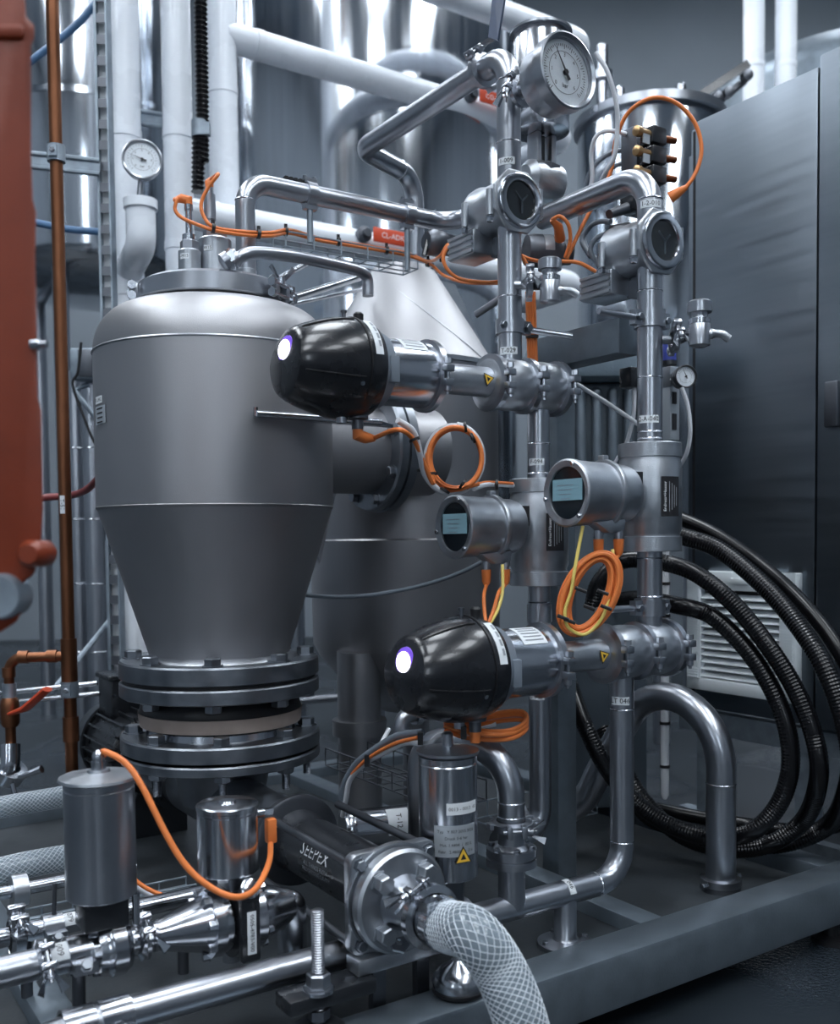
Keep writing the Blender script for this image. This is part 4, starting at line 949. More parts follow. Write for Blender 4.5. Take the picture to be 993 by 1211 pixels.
for y, nm in ((378, 0), (718, 1)):
    q = zr(RR, y)
    o = obj('pipe_clip', MB().ring(q, Z, [(-.014, .0205), (-.014, .0255), (.014, .0255), (.014, .0205)], 24).box(q-U*.032, .016, .014, .024, U, W).box(q+U*.032, .016, .014, .024, U, W), M['steel'], t)
    for s_ in (-1, 1): bolt(o, q+U*(.032*s_)-W*.007, -W, .006, .006)
    if y == 378: rod(o, q-U*.038, q-U*.115, .005, 'stay_rod', M['steel'])
    else: rod(o, q-U*.03, q-U*.12, .0055, 'stay_rod', M['steel'])
t = thing('bottom_pipe', 'long steel pipe along the skid rising to the lower valve', 'pipe', at(A2, PZ+.02))
ze = row(col(A2, ax*0-U, 680), Z, 1052).z
c_el = at(A2, ze); lft = at(col(c_el, U, 95), ze)
obj('pipe', MB().tube(fillet([at(A2, A2.z-.03), c_el, lft, lft-U*.30-Z*.045], [.055, .35], 12), .0195, 28), M['steel'], t)
weld(t, zr(A2, 838), Z, .0195); weld(t, at(A2, ze+.06), Z, .0195); weld(t, c_el-U*.06, U, .0195)
pipetag(t, 'LT 046', zr(A2, 827), Z, V((-.35, -1, 0)), .0195, .030, .013, .0115)
q = at(col(c_el, U, 668), ze); pipetag(t, '046', q, U, (Z*.8-W*.6), .0195, .030, .012, .010, along=False)
sb = at(q, PZ)
pf = obj('support_foot', MB().lathe(sb, Z, [(0, .044), (.007, .044), (.008, .040), (.012, .021), (.016, .018), (ze-PZ, .018)], 36), M['steel'], t)
boltring(pf, sb+Z*.007, Z, .036, 4, .005, .006, .4)
for px in (135, 92):
    q = at(col(c_el, U, px), ze)
    o = obj('pipe_clip', MB().ring(q, U, [(-.018, .0195), (-.018, .0235), (.018, .0235), (.018, .0195)], 28).box(q-W*.030-Z*.008, .034, .02, .012, U, W), M['bright'], t)
    bolt(o, q-W*.036-Z*.002, (-W*.6+Z*.8), .007, .006)
q = at(col(c_el, U, 92), ze)
obj('clip_block', MB().prism([q-W*.03-Z*.01-U*.025, q-W*.05-Z*.01+U*.005, q-W*.04-Z*.02+U*.03, q-W*.03-Z*.05+U*.025, q-W*.03-Z*.05-U*.02], W*.02), M['dim'], t, bevel=.003)
# vertical branch with bend and clamps
tb_ = at(col(c_el, U, 605), ze)
t = thing('branch_pipe', 'bent steel branch with clamp and flange beside the labelled actuator', 'pipe', tb_)
bt_ = zr(tb_, 884)
obj('pipe', MB().tube(fillet([tb_, bt_, bt_+W*.14-U*.07, bt_+W*.14-U*.07-Z*.2], [.075, .05], 12), .0205, 24), M['steel'], t)
weld(t, zr(tb_, 948), Z, .0205); weld(t, zr(tb_, 965), Z, .0205)
clamp(t, zr(tb_, 976), Z, .024, -U*.5-W, .016); clamp(t, zr(tb_, 974), Z, .022, U*.9-W*.2, .010)
fb = obj('flange_pair', MB().lathe(zr(tb_, 1022), Z, [(0, .021), (0, .038), (.011, .038), (.012, .035), (.014, .035), (.015, .038), (.026, .038), (.026, .028), (.032, .0215)], 40), M['steel'], t)
boltring(fb, zr(tb_, 1022)+Z*.026, Z, .031, 6, .005, .005, .2)
# ------------------------------------------------------------------ steel cylinder actuators
def actuator(base, r, z0, z1, label, nm='actuator', cap=True, m=None):
    t = thing(nm, label, 'actuator', base); m = m or M['bright']; h = z1-z0
    obj('cylinder', MB().lathe(at(base, z0), Z, [(0, r*.75), (0, r-.002), (.002, r), (h*.93, r), (h*.94, r-.0015), (h*.95, r-.0015), (h*.955, r), (h-.001, r), (h, r-.002), (h, 0)], 56), m, t)
    return t
q = at(col(c_el, U, 531), ze); z0 = zr(q, 1034).z; z1 = zr(q, 892).z
t = actuator(q, S(35, q.y), z0, z1, 'steel actuator with rating labels beside the bent branch pipe')
rC_ = S(35, q.y)
obj('lid', MB().lathe(at(q, z1), Z, [(0, rC_-.002), (.003, rC_+.003), (.007, rC_+.003), (.011, .02), (.012, .008), (.030, .008), (.033, .005)], 48), M['steel'], t)
obj('neck', MB().lathe(at(q, ze), Z, [(.01, .022), (z0-ze, .022)], 24), M['dim'], t)
obj('valve_block', MB().lathe(at(q, ze)-U*.03, U, [(0, .024), (0, .034), (.012, .034), (.014, .026), (.046, .026), (.048, .034), (.060, .034), (.060, .024)], 32), M['steel'], t)
pn = V((.25, -1, 0)).normalized()
l_ = obj('rating_label', wrappatch(zr(q, 985), Z, pn, rC_+.0005, .064, .044, 12), M['silver'], t, label='silver rating label')
for k, s in enumerate(('Typ   Y 007 2015 3026', 'Druck 0-6 bar', 'Mat. 1.4404  /  0012', 'Fabr.  2.4800  Nr 316')):
    obj('lettering', wraptext(s, zr(q, 985), Z, pn, rC_+.0018, .0060, dy=.014-.0095*k), M['ink'], l_, flat=True)
l_ = obj('number_label', wrappatch(zr(q, 948), Z, V((.55, -1, 0)).normalized(), rC_+.0005, .050, .016, 12), M['label'], t)
obj('lettering', wraptext('0013 - 0013  40', zr(q, 948), Z, V((.55, -1, 0)).normalized(), rC_+.0018, .0070), M['ink'], l_, flat=True)
n_ = V((.50, -1, 0)).normalized()
tri_sign(t, zr(q, 1003)+n_*(rC_+.0012), Z.cross(n_), Z, .024, n_)
# line along the left bottom
L1 = P(120, 1122, 1.2); zL = L1.z
def on1(px): return at(col(L1, U, px), zL)
t = thing('valve_line', 'steel pipe line with clamps, reducer cone and tagged butterfly valve', 'pipe line', at(on1(160), PZ))
obj('pipe', MB().tube([on1(-60), on1(105)], .0185, 24), M['steel'], t)
obj('pipe', MB().tube([on1(100), on1(180)], .0165, 24), M['bright'], t)
clamp(t, on1(50), U, .0185, -W*.8+Z*.5, .016, M['bright'])
clamp(t, on1(168), U, .017, -W*.6+Z*.8, .014, M['bright'])
pipetag(t, '009', on1(68), U, (Z*.8-W*.6), .0187, .026, .020, .011, along=False)
pipetag(t, '904', on1(146), U, (Z*.75-W*.65), .0168, .022, .018, .010, along=False)
o = obj('pipe_clip', MB().ring(on1(92), U, [(-.014, .018), (-.014, .0235), (.014, .0235), (.014, .018)], 28).box(on1(92)-W*.030-Z*.004, .028, .02, .014, U, W), M['bright'], t)
bolt(o, on1(92)-W*.038-Z*.0, (-W*.8+Z*.6), .007, .006); rod(o, on1(92)-Z*.02, at(on1(92), zT-.003), .008, 'clip_post', M['dim'])
fl_ = obj('valve_flange', MB().lathe(on1(112), U, [(0, .02), (0, .031), (.008, .033), (.014, .034), (.016, .036), (.032, .036), (.034, .033), (.040, .03)], 40), M['bright'], t)
boltring(fl_, on1(112), -U, .029, 6, .005, .008, .3, m=M['bright'])
ra, rb_ = on1(180), on1(243); lr = (rb_-ra).length
obj('reducer', MB().lathe(ra, U, [(0, .019), (.006, .019), (lr, .037), (lr+.004, .037)], 40), M['bright'], t)
rf = obj('valve_flange', MB().lathe(on1(243), U, [(0, .037), (0, .043), (.014, .044), (.016, .040), (.024, .040), (.024, .03)], 40), M['bright'], t)
boltring(rf, on1(243), -U, .040, 8, .006, .010, .3, m=M['bright'])
disc = on1(278)
bv = obj('butterfly_body', MB().lathe(disc-U*.012, U, [(0, .03), (0, .049), (.024, .049), (.024, .03)], 40), M['paintblk'], t)
obj('body_pad', MB().box(disc-W*.046+Z*.004, .026, .012, .092, U, W), M['paintblk'], t, bevel=.002)
tg = obj('tag_plate', MB().box(disc-W*.0535-Z*.004, .0125, .001, .056, U, W), M['label'], t, bevel=.0004, label='white tag with vertical print')
obj('lettering', flattext('0505-4783-V00', disc-W*.0545-Z*.004, -Z, U, .0078, V((0, 0, 0))), M['ink'], tg, flat=True)
rf2 = obj('valve_flange', MB().lathe(disc+U*.013, U, [(0, .03), (.0, .043), (.016, .044), (.018, .038)], 40), M['bright'], t)
boltring(rf2, disc+U*.030, U, .040, 8, .005, .008, .3, m=M['bright'])
obj('reducer', MB().lathe(disc+U*.030, U, [(0, .037), (.012, .036), (.050, .022)], 36), M['bright'], t)
q_ = disc+U*.072
obj('pipe', MB().tube(fillet([q_, q_+U*.011, at(q_+U*.011, PZ)], .008, 6), .0205, 24), M['bright'], t)
obj('lock_disc', MB().lathe(disc-W*.048+Z*.052, (-W+Z*.5), [(0, .013), (.004, .013), (.006, .009)], 24), M['bright'], t)
a1 = on1(112)+U*.01
t = actuator(a1, S(41, 1.2), zr(a1, 1058).z, zr(a1, 922).z, 'tall dark steel actuator with flat lid and domed nut', m=M['steel'])
zt1 = zr(a1, 922).z; ra1 = S(41, 1.2)
obj('lid', MB().lathe(at(a1, zt1), Z, [(0, ra1+.003), (.002, ra1+.006), (.005, ra1+.005), (.009, .020), (.010, .014), (.013, .013)], 48), M['cast'], t)
tp = at(a1, zt1+.013)
obj('domed_nut', MB().lathe(tp, Z, [(0, .009), (.010, .009), (.010, .0075), (.017, .0075), (.021, .006), (.024, .002), (.0245, 0)], 16), M['bright'], t)
obj('neck', MB().box(at(a1, (zL+.03+zr(a1, 1058).z)/2), .055, .045, zr(a1, 1058).z-zL-.03, U, W), M['paintblk'], t, bevel=.003)
obj('neck_rod', MB().tube([at(a1, zL+.03)+U*.036-W*.02, at(a1, zr(a1, 1058).z)+U*.036-W*.02], .005, 10), M['bright'], t)
a2 = on1(266)+U*.006
z20 = zr(a2, 1030).z; z21 = zr(a2, 955).z
t = actuator(a2, S(36, a2.y), z20, z21, 'short polished steel actuator above the tagged valve', m=M['bright'])
obj('lid', MB().lathe(at(a2, z21), Z, [(0, S(37, a2.y)), (.005, S(37, a2.y)), (.007, S(34, a2.y)), (.007, .012), (.010, .010), (.010, 0)], 48), M['bright'], t)
obj('neck', MB().box(at(a2+U*.008, (zL+.045+z20)/2), .030, .045, z20-zL-.040, U, W), M['steel'], t, bevel=.002)
sn = at(a2, zr(a2, 968).z)+U*S(36, a2.y)
obj('socket', MB().tube([sn-U*.004, sn+U*.012], .006, 12).box(sn+U*.018, .014, .008, .008, U, W), M['bright'], t)
obj('plug', MB().box(P(320, 982, sn.y+.01), .014, .014, .034, U, W), M['ocable'], t, bevel=.003, label='orange cable plug')
pp = P(320, 996, sn.y+.01)
cable('actuator_cable', [tp+Z*.016+U*.006, P(124, 889, 1.2), P(148, 902, 1.19), P(168, 930, 1.18), P(195, 984, 1.17), P(220, 1024, 1.165), P(250, 1050, 1.165), P(280, 1061, 1.17), P(303, 1050, 1.20), P(318, 1020, 1.26), pp], .0040, M['ocable'], 'orange cable hanging between the two steel actuators')
# second line, stub, wire rods
L2 = P(90, 1090, 1.36); zL2 = L2.z
def on2(px): return at(col(L2, U, px), zL2)
t = thing('service_pipe', 'thinner steel pipe behind the valve line, with clip and label', 'pipe', at(on2(150), PZ))
obj('pipe', MB().tube(fillet([on2(-40), on2(272), at(on2(272), PZ)], .04, 8), .0135, 20), M['bright'], t)
clamp(t, on2(20), U, .020, Z-W*.4, .020, M['bright'])
pipetag(t, '079', on2(81), U, (Z*.8-W*.6), .0137, .022, .018, .010, along=False)
o = obj('pipe_clip', MB().ring(on2(62), U, [(-.013, .0135), (-.013, .0175), (.013, .0175), (.013, .0135)], 24).box(on2(62)-W*.022-Z*.006, .026, .016, .014, U, W), M['steel'], t)
bolt(o, on2(62)-W*.030-Z*.004, (-W*.8+Z*.6), .006, .005); rod(o, on2(64)+Z*.01, on2(66)+Z*.06, .003, 'clip_rod', M['dim'])
for px, ze_ in ((30, zT-.003), (215, PZ)): rod(t, on2(px)-Z*.01, at(on2(px), ze_), .008, 'stand', M['dim'])
L3 = P(60, 1045, 1.50)
t = thing('stub_pipe', 'short steel stub pipe with round end cap beside the tall actuator', 'pipe', at(L3, PZ))
o3 = at(col(L3, U, 20), L3.z)
obj('pipe', MB().tube([o3-U*.15, o3, at(col(L3, U, 160), L3.z)], .010, 18), M['bright'], t)
obj('end_cap', MB().lathe(o3-U*.008, U, [(0, .018), (0, .024), (.022, .024), (.022, .018)], 32), M['cast'], t)
for px, ze_ in ((25, zT-.003), (140, PZ)): rod(t, at(col(L3, U, px), L3.z), at(col(L3, U, px), ze_), .006, 'stand', M['dim'])
def wiretray(label, p, x1, wd, ht, nr, nc, m, d_=U, side=W):
    q = at(col(p, d_, x1), p.z); t = thing('wire_tray', label, 'cable tray', p); L_ = (q-p).length; dd = (q-p).normalized()
    for k in range(nr): obj('long_wire', MB().tube([p+side*(wd*k/(nr-1)), q+side*(wd*k/(nr-1))], .0016, 6), m, t)
    for s_ in (0, wd): obj('long_wire', MB().tube([p+side*s_+Z*ht, q+side*s_+Z*ht], .0018, 6), m, t)
    for k in range(nc+1):
        b = p+dd*(L_*k/nc); obj('cross_wire', MB().tube([b+Z*ht, b, b+side*wd, b+side*wd+Z*ht], .0016, 6), m, t)
    return t
wiretray('wire cable tray carrying orange cables above the cone hopper', P(338, 291, 1.90), 494, .055, .028, 3, 5, M['galv'])
wiretray('dark wire cable tray low behind the bolted flanges', P(385, 905, 2.0), 520, .10, .035, 4, 8, M['dim'], -W, U)
wiretray('wire cable tray on the skid behind the bottom vertical pipe', P(600, 985, 2.0), 706, .12, .035, 4, 6, M['galv'])
wiretray('wire cable tray beside the tall lidded actuator', P(20, 1102, 1.42), 232, .045, .014, 4, 6, M['galv'])
# small labelled cylinder lying behind the pump
q = P(405, 982, 1.72); t = thing('lying_filter', 'small lying steel cylinder with paper label behind the pump', 'filter', at(q, PZ))
obj('cylinder', MB().lathe(q, (U*.95-W*.25), [(0, .012), (0, .032), (.006, .036), (.02, .036), (.024, .034), (.13, .034), (.132, .02)], 32), M['bright'], t)
ax5 = (U*.95-W*.25).normalized()
pipetag(t, 'T-12', q+ax5*.095, ax5, (-W+Z*.5), .0342, .05, .04, .014)
rod(t, q+ax5*.07-Z*.03, at(q+ax5*.07, PZ), .010, 'stand', M['dim'])
# threaded stud with nut, bracket and foot pad
fp = P(377, 1205, 1.214); fp = at(fp, zT); q = fp; SB = pz-.089
t = thing('levelling_stud', 'threaded levelling stud with nut through a black bracket', 'stud', q)
zt_ = zr(q, 1076).z; zz = zT+.012; pts = []; rr_ = []
while zz < zt_: pts.append(at(q, zz)); rr_.append(.0085 if len(pts) % 2 else .0072); zz += .0016
pts += [at(q, zt_+.001)]; rr_.append(.005)
obj('threaded_rod', MB().tube(pts, rr_, 14), M['steel'], t)
zn = SB+.004
obj('nut', MB().lathe(at(q, zn), Z, [(0, .019), (.003, .019), (.003, .0155), (.018, .0155), (.020, .013)], 6), M['steel'], t)
obj('washer', MB().lathe(at(q, zn-.004), Z, [(0, .020), (.004, .020)], 24), M['bright'], t)
obj('lower_nut', MB().lathe(at(q, zn-.038), Z, [(0, .0145), (.012, .0145)], 6), M['dim'], t)
obj('foot_pad', MB().lathe(q, Z, [(0, .032), (.004, .034), (.009, .028), (.012, .014)], 36), M['dim'], t)
obj('bracket', MB().box(at(q+U*.018+W*.012, zn-.004-.010), .124, .044, .020, U, W), M['paintblk'], t, bevel=.003)
# chrome foot under the pump
fq = at(P(542, 1190, 1.315), zT)
t = thing('chrome_foot', 'round chrome machine foot with threaded stem beside the braided hose', 'machine foot', fq)
obj('pad', MB().lathe(fq, Z, [(0, .032), (.004, .036), (.008, .036)], 36), M['rubber'], t)
obj('dome', MB().lathe(fq+Z*.008, Z, [(0, .034), (.010, .036), (.020, .032), (.028, .022), (.034, .012), (.038, .008)], 36), M['bright'], t)
pts = [fq+Z*(.044+.0016*i) for i in range(40)]
obj('stem', MB().tube(pts, [.007 if i % 2 else .006 for i in range(40)], 12), M['steel'], t)
obj('arm', MB().box(fq+Z*.086+U*.002+W*.020, .034, .062, .010, U, W), M['paintblk'], t, bevel=.003)
# ------------------------------------------------------------------ support post with arm
ps_ = P(660, 600, 1.85)
t = thing('support_post', 'grey square support post with a level arm to the risers', 'post', at(ps_, PZ))
pw = .046; ptop = zr(ps_, 398).z
obj('post', MB().box(at(ps_, (PZ+ptop)/2), pw, pw, ptop-PZ, U, W), M['frame'], t, bevel=.003)
aend = at(col(ps_, W, 738), 0); La = (aend-at(ps_, 0)).length
za_ = zr(aend, 378).z; ah = .060
obj('arm', MB().box(at(ps_-W*(La/2-.02), za_-ah/2), .050, La+.06, ah, U, W), M['frame'], t, bevel=.003)
obj('arm_cap', MB().box(at(ps_-W*(La+.012), za_-ah/2), .051, .004, ah+.002, U, W), M['frame'], t, bevel=.001)
# ------------------------------------------------------------------ finned blower housing
q = P(714, 520, 2.25); t = thing('blower', 'grey blower housing with rounded cooling ribs behind the post', 'blower', at(q, 0))
zt_ = zr(q, 396).z; zm_ = zr(q, 452).z; zb_ = zr(q, 606).z
obj('hood', MB().box(at(q+W*.06, (zt_+zm_)/2), .26, .22, zt_-zm_, V((1, 0, 0)), V((0, 1, 0))), mat('hammered_grey', (.22, .28, .33), .2, .4, .08, .05, (10, 10, 10), .5, 160), t, bevel=.02)
obj('body', MB().box(at(q+V((0, .08, 0)), (zm_+zb_)/2), .24, .16, zm_-zb_), M['vess'], t, bevel=.01)
for k in range(6):
    c = at(q+V((-.09+.036*k, -.012, 0)), 0); rr_ = .012
    obj('rib', MB().tube([at(c, zb_)]+[at(c, zm_-.025)]+[at(c, zm_-.018), at(c, zm_-.013)], [rr_, rr_, rr_*.85, rr_*.4], 14), M['frame'], t)
obj('pedestal', MB().box(at(q+V((0, .08, 0)), (zb_+zT-.011)/2), .20, .14, zb_-zT+.011), M['vess'], t, bevel=.005)
# ------------------------------------------------------------------ small pneumatic valve behind the dial gauge
q = P(640, 100, 1.88)
t = thing('pneumatic_valve', 'cylinder-operated small valve hanging behind the dial gauge', 'valve', zr(q, 235))
rc_ = S(32, 1.88)
obj('cylinder', MB().lathe(zr(q, 143), Z, [(0, rc_*.9), (0, rc_), (zr(q, 44).z-zr(q, 143).z, rc_), (zr(q, 40).z-zr(q, 143).z, rc_*.92)], 40), M['bright'], t)
obj('top_flange', MB().lathe(zr(q, 42), Z, [(0, rc_*1.12), (.004, rc_*1.12), (.008, rc_*.4)], 36), M['steel'], t)
obj('base_cap', MB().lathe(zr(q, 160), Z, [(0, rc_*.75), (.004, rc_), (.014, rc_*1.02), (.028, rc_*1.02)], 40), M['bright'], t)
n_ = V((.55, -1, 0)).normalized()
tri_sign(t, zr(q, 138)+n_*(rc_+.001), Z.cross(n_), Z, .024, n_)
for s_ in (-1, 1):
    obj('yoke_side', MB().box(zr(q, 178)+U*(.018*s_), .012, .030, .055, U, W), M['cast'], t, bevel=.003)
obj('spindle', MB().tube([zr(q, 162), zr(q, 205)], .006, 12), M['paintblk'], t)
obj('valve_body', MB().lathe(zr(q, 215)-U*.045, U, [(0, .022), (.012, .034), (.03, .036), (.06, .036), (.078, .034), (.09, .022)], 32), M['cast'], t)
obj('yoke_base', MB().lathe(zr(q, 207), Z, [(0, .034), (.012, .036), (.016, .028)], 8), M['dim'], t)
# transfer pipe from hopper lid
a = P(291, 320, 1.83); b = zr(a, 214); e = at(col(b, U, 535), b.z); en = e-W*.24
t = thing('transfer_pipe', 'steel pipe bridging from the hopper lid to the small pneumatic valve', 'pipe', at(a, lt))
obj('pipe', MB().tube(fillet([at(a, lt+.002), b, e, en], [.045, .06], 10), S(11.5, 1.83), 24), M['steel'], t)
weld(t, zr(a, 237), Z, S(11.5, 1.83)); 
for px in (366, 481):
    q = at(col(b, U, px), b.z)
    o = obj('pipe_clip', MB().ring(q, U, [(-.010, .017), (-.010, .0225), (.010, .0225), (.010, .017)], 24).box(q+Z*.024, .026, .014, .010, U, W).box(q-Z*.024, .026, .014, .010, U, W), M['steel'], t)
    for s_ in (-.010, .010): bolt(o, q+Z*.029+U*s_, Z, .004, .005)
    rod(o, q-Z*.02, q-Z*(.09 if px < 400 else .11), .006, 'clip_post', M['galv'])
mb = MB()
q0 = at(col(b, U, 338), b.z+.018); q1_ = at(col(b, U, 360), b.z+.018)
for k in range(5): obj('strap_tooth', MB().box(q0+(q1_-q0)*(k/4)+Z*.003, .006, .010, .006, U, W), M['rubber'], t)
# spray ball line on the lid
s0_ = P(266, 320, 1.72)
t = thing('spray_pipe', 'thin steel spray pipe curving off the hopper lid union', 'pipe', at(s0_, lt))
obj('pipe', MB().tube(spline([P(277, 311, 1.70), P(286, 303, 1.70), P(303, 299, 1.72), P(345, 303, 1.77), P(395, 313, 1.84), P(425, 321, 1.88), P(434, 330, 1.90), P(435, 350, 1.90)], 8), S(7.2, 1.75), 18), M['steel'], t)
obj('union', MB().lathe(P(262, 313, 1.70), (U*.75+Z*.55-W*.3), [(0, .008), (.004, .017), (.016, .017), (.020, .012), (.032, .012)], 16), M['steel'], t)
obj('union_nut', MB().lathe(P(270, 307, 1.70), (U*.75+Z*.55-W*.3), [(0, .016), (.012, .016)], 6), M['bright'], t)
for pts, r_, lab in (([(344, 353, 1.862), (424, 328, 2.12)], .008, 'thick inclined stay rod beside the hopper lid'), ([(338, 361, 1.905), (430, 342, 2.18)], .004, 'thin inclined stay rod beside the hopper lid'), ([(325, 332, 1.95), (362, 312, 2.05)], .006, 'pale short inclined bar behind the hopper lid')):
    t = thing('stay_rod', lab, 'rod', P(*pts[0]))
    obj('bar', MB().tube([P(*p) for p in pts], r_, 10), M['bright'], t)
    obj('eye', MB().ring(P(*pts[0]), -W, [(-.004, .006), (-.004, .013), (.004, .013), (.004, .006)], 16), M['steel'], t)
t = thing('stay_rod', 'bent stay rod beside the riser above the upper valve', 'rod', P(562, 372, 1.95))
obj('bar', MB().tube([P(563, 372, 1.95), P(594, 352, 1.90)], .007, 10), M['steel'], t); obj('strap', MB().tube([P(596, 352, 1.9), P(608, 392, 1.88)], .005, 8), M['label'], t)
# quarter-turn cock beside the tray
c = P(518, 288, 2.04); t = thing('lid_clamp', 'dark clamp with lever at the cone hopper neck', 'clamp', c-Z*.03)
obj('body', MB().lathe(c-U*.03, U, [(0, .018), (.01, .026), (.03, .027), (.05, .022), (.07, .022), (.075, .016)], 20), M['dim'], t)
obj('lever', MB().tube([c+U*.03, c+U*.10-W*.04+Z*.02], [.016, .014], 14), M['steel'], t)
obj('fork', MB().tube([c+Z*.02-U*.02, c-U*.035-Z*.03], .006, 8).tube([c+Z*.02+U*.0, c+U*.01-Z*.035], .006, 8), M['paintblk'], t)
# ------------------------------------------------------------------ sampling cocks
def cock(p, d, body, label):
    d = d.normalized(); t = thing('sampling_cock', label, 'cock', p-Z*.03)
    obj('spigot', MB().tube([p-d*.004, p+d*.030], .007, 14), M['steel'], t)
    clamp(t, p+d*.022, d, .012, Z*.6-W*.8, .012, M['steel'])
    obj('arm', MB().tube([p+d*.028, body], .0085, 14), M['dim'], t)
    obj('body', MB().lathe(body-Z*.030, Z, [(0, .010), (.003, .0165), (.040, .0165), (.046, .012), (.050, .012)], 24), M['steel'], t)
    obj('knob', MB().lathe(body+Z*.018, Z, [(0, .012), (.006, .013), (.006, .0195), (.022, .0195), (.025, .015), (.025, 0)], 12), M['steel'], t)
    obj('knob_collar', MB().lathe(body+Z*.006, Z, [(0, .0170), (.008, .0170)], 20), M['bright'], t)
    obj('spout', MB().tube(spline([body-Z*.012, body+U*.014-W*.014-Z*.010, body+U*.026-W*.022-Z*.011, body+U*.036-W*.028-Z*.018], 6), [.0085]*7+[.0065]*12, 14), M['cast'], t)
    return t
p = zr(R1, 340)
cock(p-W*.018, (-W*.55+U*.75), P(650, 337, 1.64), 'sampling cock on the riser with stay rod, over the orange bundle')
p = zr(RR, 402)
cock(p+U*.016-W*.010, (U*.8-W*.45), P(827, 388, 1.58), 'sampling cock beside the cabinet with curved spout')
# ------------------------------------------------------------------ air regulator
q = P(791, 470, 1.86); t = thing('air_regulator', 'compressed air regulator with blue knob beside the riser', 'regulator', zr(q, 523))
obj('body', MB().box(zr(q, 482), .026, .03, .125, U, W), mat('regulator_grey', (.40, .44, .48), .3, .4), t, bevel=.003)
obj('gauge_block', MB().box(zr(q, 447), .030, .034, .038, U, W), M['cast'], t, bevel=.003)
obj('collar', MB().lathe(zr(q, 432), Z, [(0, .014), (.008, .014)], 20), M['paintblk'], t)
obj('knob', MB().lathe(zr(q, 428), Z, [(0, .0135), (.036, .0125), (.040, .010)], 20), M['blue'], t, label='blue adjusting knob')
obj('inset', MB().box(zr(q, 472)-W*.016-U*.004, .010, .003, .022, U, W), M['ink'], t)
obj('inset', MB().box(zr(q, 500)-W*.016-U*.004, .010, .003, .03, U, W), M['ink'], t)
obj('outlet', MB().lathe(zr(q, 523)+Z*.012, -Z, [(0, .010), (.008, .012), (.014, .012)], 14), M['bright'], t)
c = P(811, 445, 1.80)
gt, _, _ = gauge('regulator_gauge', 'tiny black-cased gauge on the air regulator', c, V((.15, -1, .03)), S(13.5, 1.8), .030, [c+V((-.02, .035, -.002)), c+V((0, .03, 0))], 16, 2.0, M['paintblk'], num=False)
c = P(745, 447, 1.82); t = thing('air_fitting', 'black square air fitting behind the riser', 'fitting', c-Z*.02)
obj('body', MB().box(c, .028, .03, .036, U, W), M['paintblk'], t, bevel=.003); obj('elbow', MB().tube(fillet([c+U*.01, c+U*.035, c+U*.035-Z*.03], .01), .010, 12), M['paintblk'], t)
for pts, lab in (([(750, 458, 1.82), (749, 490, 1.82), (742, 520, 1.83), (736, 535, 1.84)], 'white air tube hanging from the square fitting'),
                 ([(806, 458, 1.80), (813, 480, 1.80), (816, 510, 1.80), (812, 535, 1.81), (803, 553, 1.83)], 'white air tube bowed below the tiny gauge'),
                 ([(678, 452, 1.86), (715, 475, 1.84), (755, 502, 1.80)], 'white air tube running straight across the ribs'),
                 ([(722, 555, 1.84), (728, 545, 1.84), (732, 538, 1.84)], 'short white tube end above the display')):
    cable('air_tube', [P(*p) for p in pts], .0040 if len(pts) > 3 or 'straight' in lab else .003, M['wcable'], lab, 'tube')
# ------------------------------------------------------------------ solenoid block with brass ports
c = P(760, 175, 1.80); t = thing('solenoid_valves', 'black solenoid valve block with brass ports behind the riser bend', 'valve block', P(765, 250, 1.80))
obj('manifold', MB().box(P(757, 205, 1.83), .06, .04, .15, U, W), M['dim'], t, bevel=.003)
for k, y in enumerate((163, 186, 209)):
    c = P(772, y, 1.78)
    b = obj('coil', MB().box(c, .036, .034, .030, U, W), M['paintblk'], t, bevel=.004)
    obj('coil_label', MB().box(P(764, y-1, 1.755), .002, .016, .022, W, U), M['silver'], b)
    obj('port', MB().tube([c+U*.016-W*.006, c+U*.044-W*.012], [.0065, .006], 12), M['copper'], b)
    obj('brass_cap', MB().lathe(c-U*.052-W*.006, U, [(0, .004), (.003, .009), (.012, .009), (.016, .007), (.034, .007)], 14), M['brass'], b)
c = P(752, 238, 1.78)
o = obj('coil', MB().box(c, .05, .034, .042, U, W), M['paintblk'], t, bevel=.004)
obj('brass_cap', MB().lathe(c-W*.018, -W, [(0, .009), (.006, .012), (.012, .008)], 12), M['brass'], o)
obj('socket', MB().tube([c-U*.022-Z*.016, c-U*.066-Z*.034], [.010, .008], 12), M['dim'], t); obj('socket', MB().tube([c-U*.02-Z*.05, c-U*.06-Z*.06], [.010, .008], 12), M['dim'], t)
cable('loop_cable', [P(x, y, d_) for x, y, d_ in ((670, 306, 1.80), (692, 260, 1.82), (714, 222, 1.82), (724, 195, 1.82), (728, 165, 1.80), (743, 133, 1.78), (770, 116, 1.76), (798, 121, 1.76), (820, 143, 1.76), (829, 172, 1.76), (825, 198, 1.76), (812, 220, 1.76), (797, 229, 1.77))], .0036, M['ocable'], 'orange cable making a wide loop over the riser bend')
obj('cable_plug', MB().tube([P(812, 221, 1.76), P(801, 228, 1.765), P(792, 234, 1.77)], [.0045, .0085, .010], 12), M['ocable'], None, 'orange moulded plug ending the wide loop cable', 'plug')
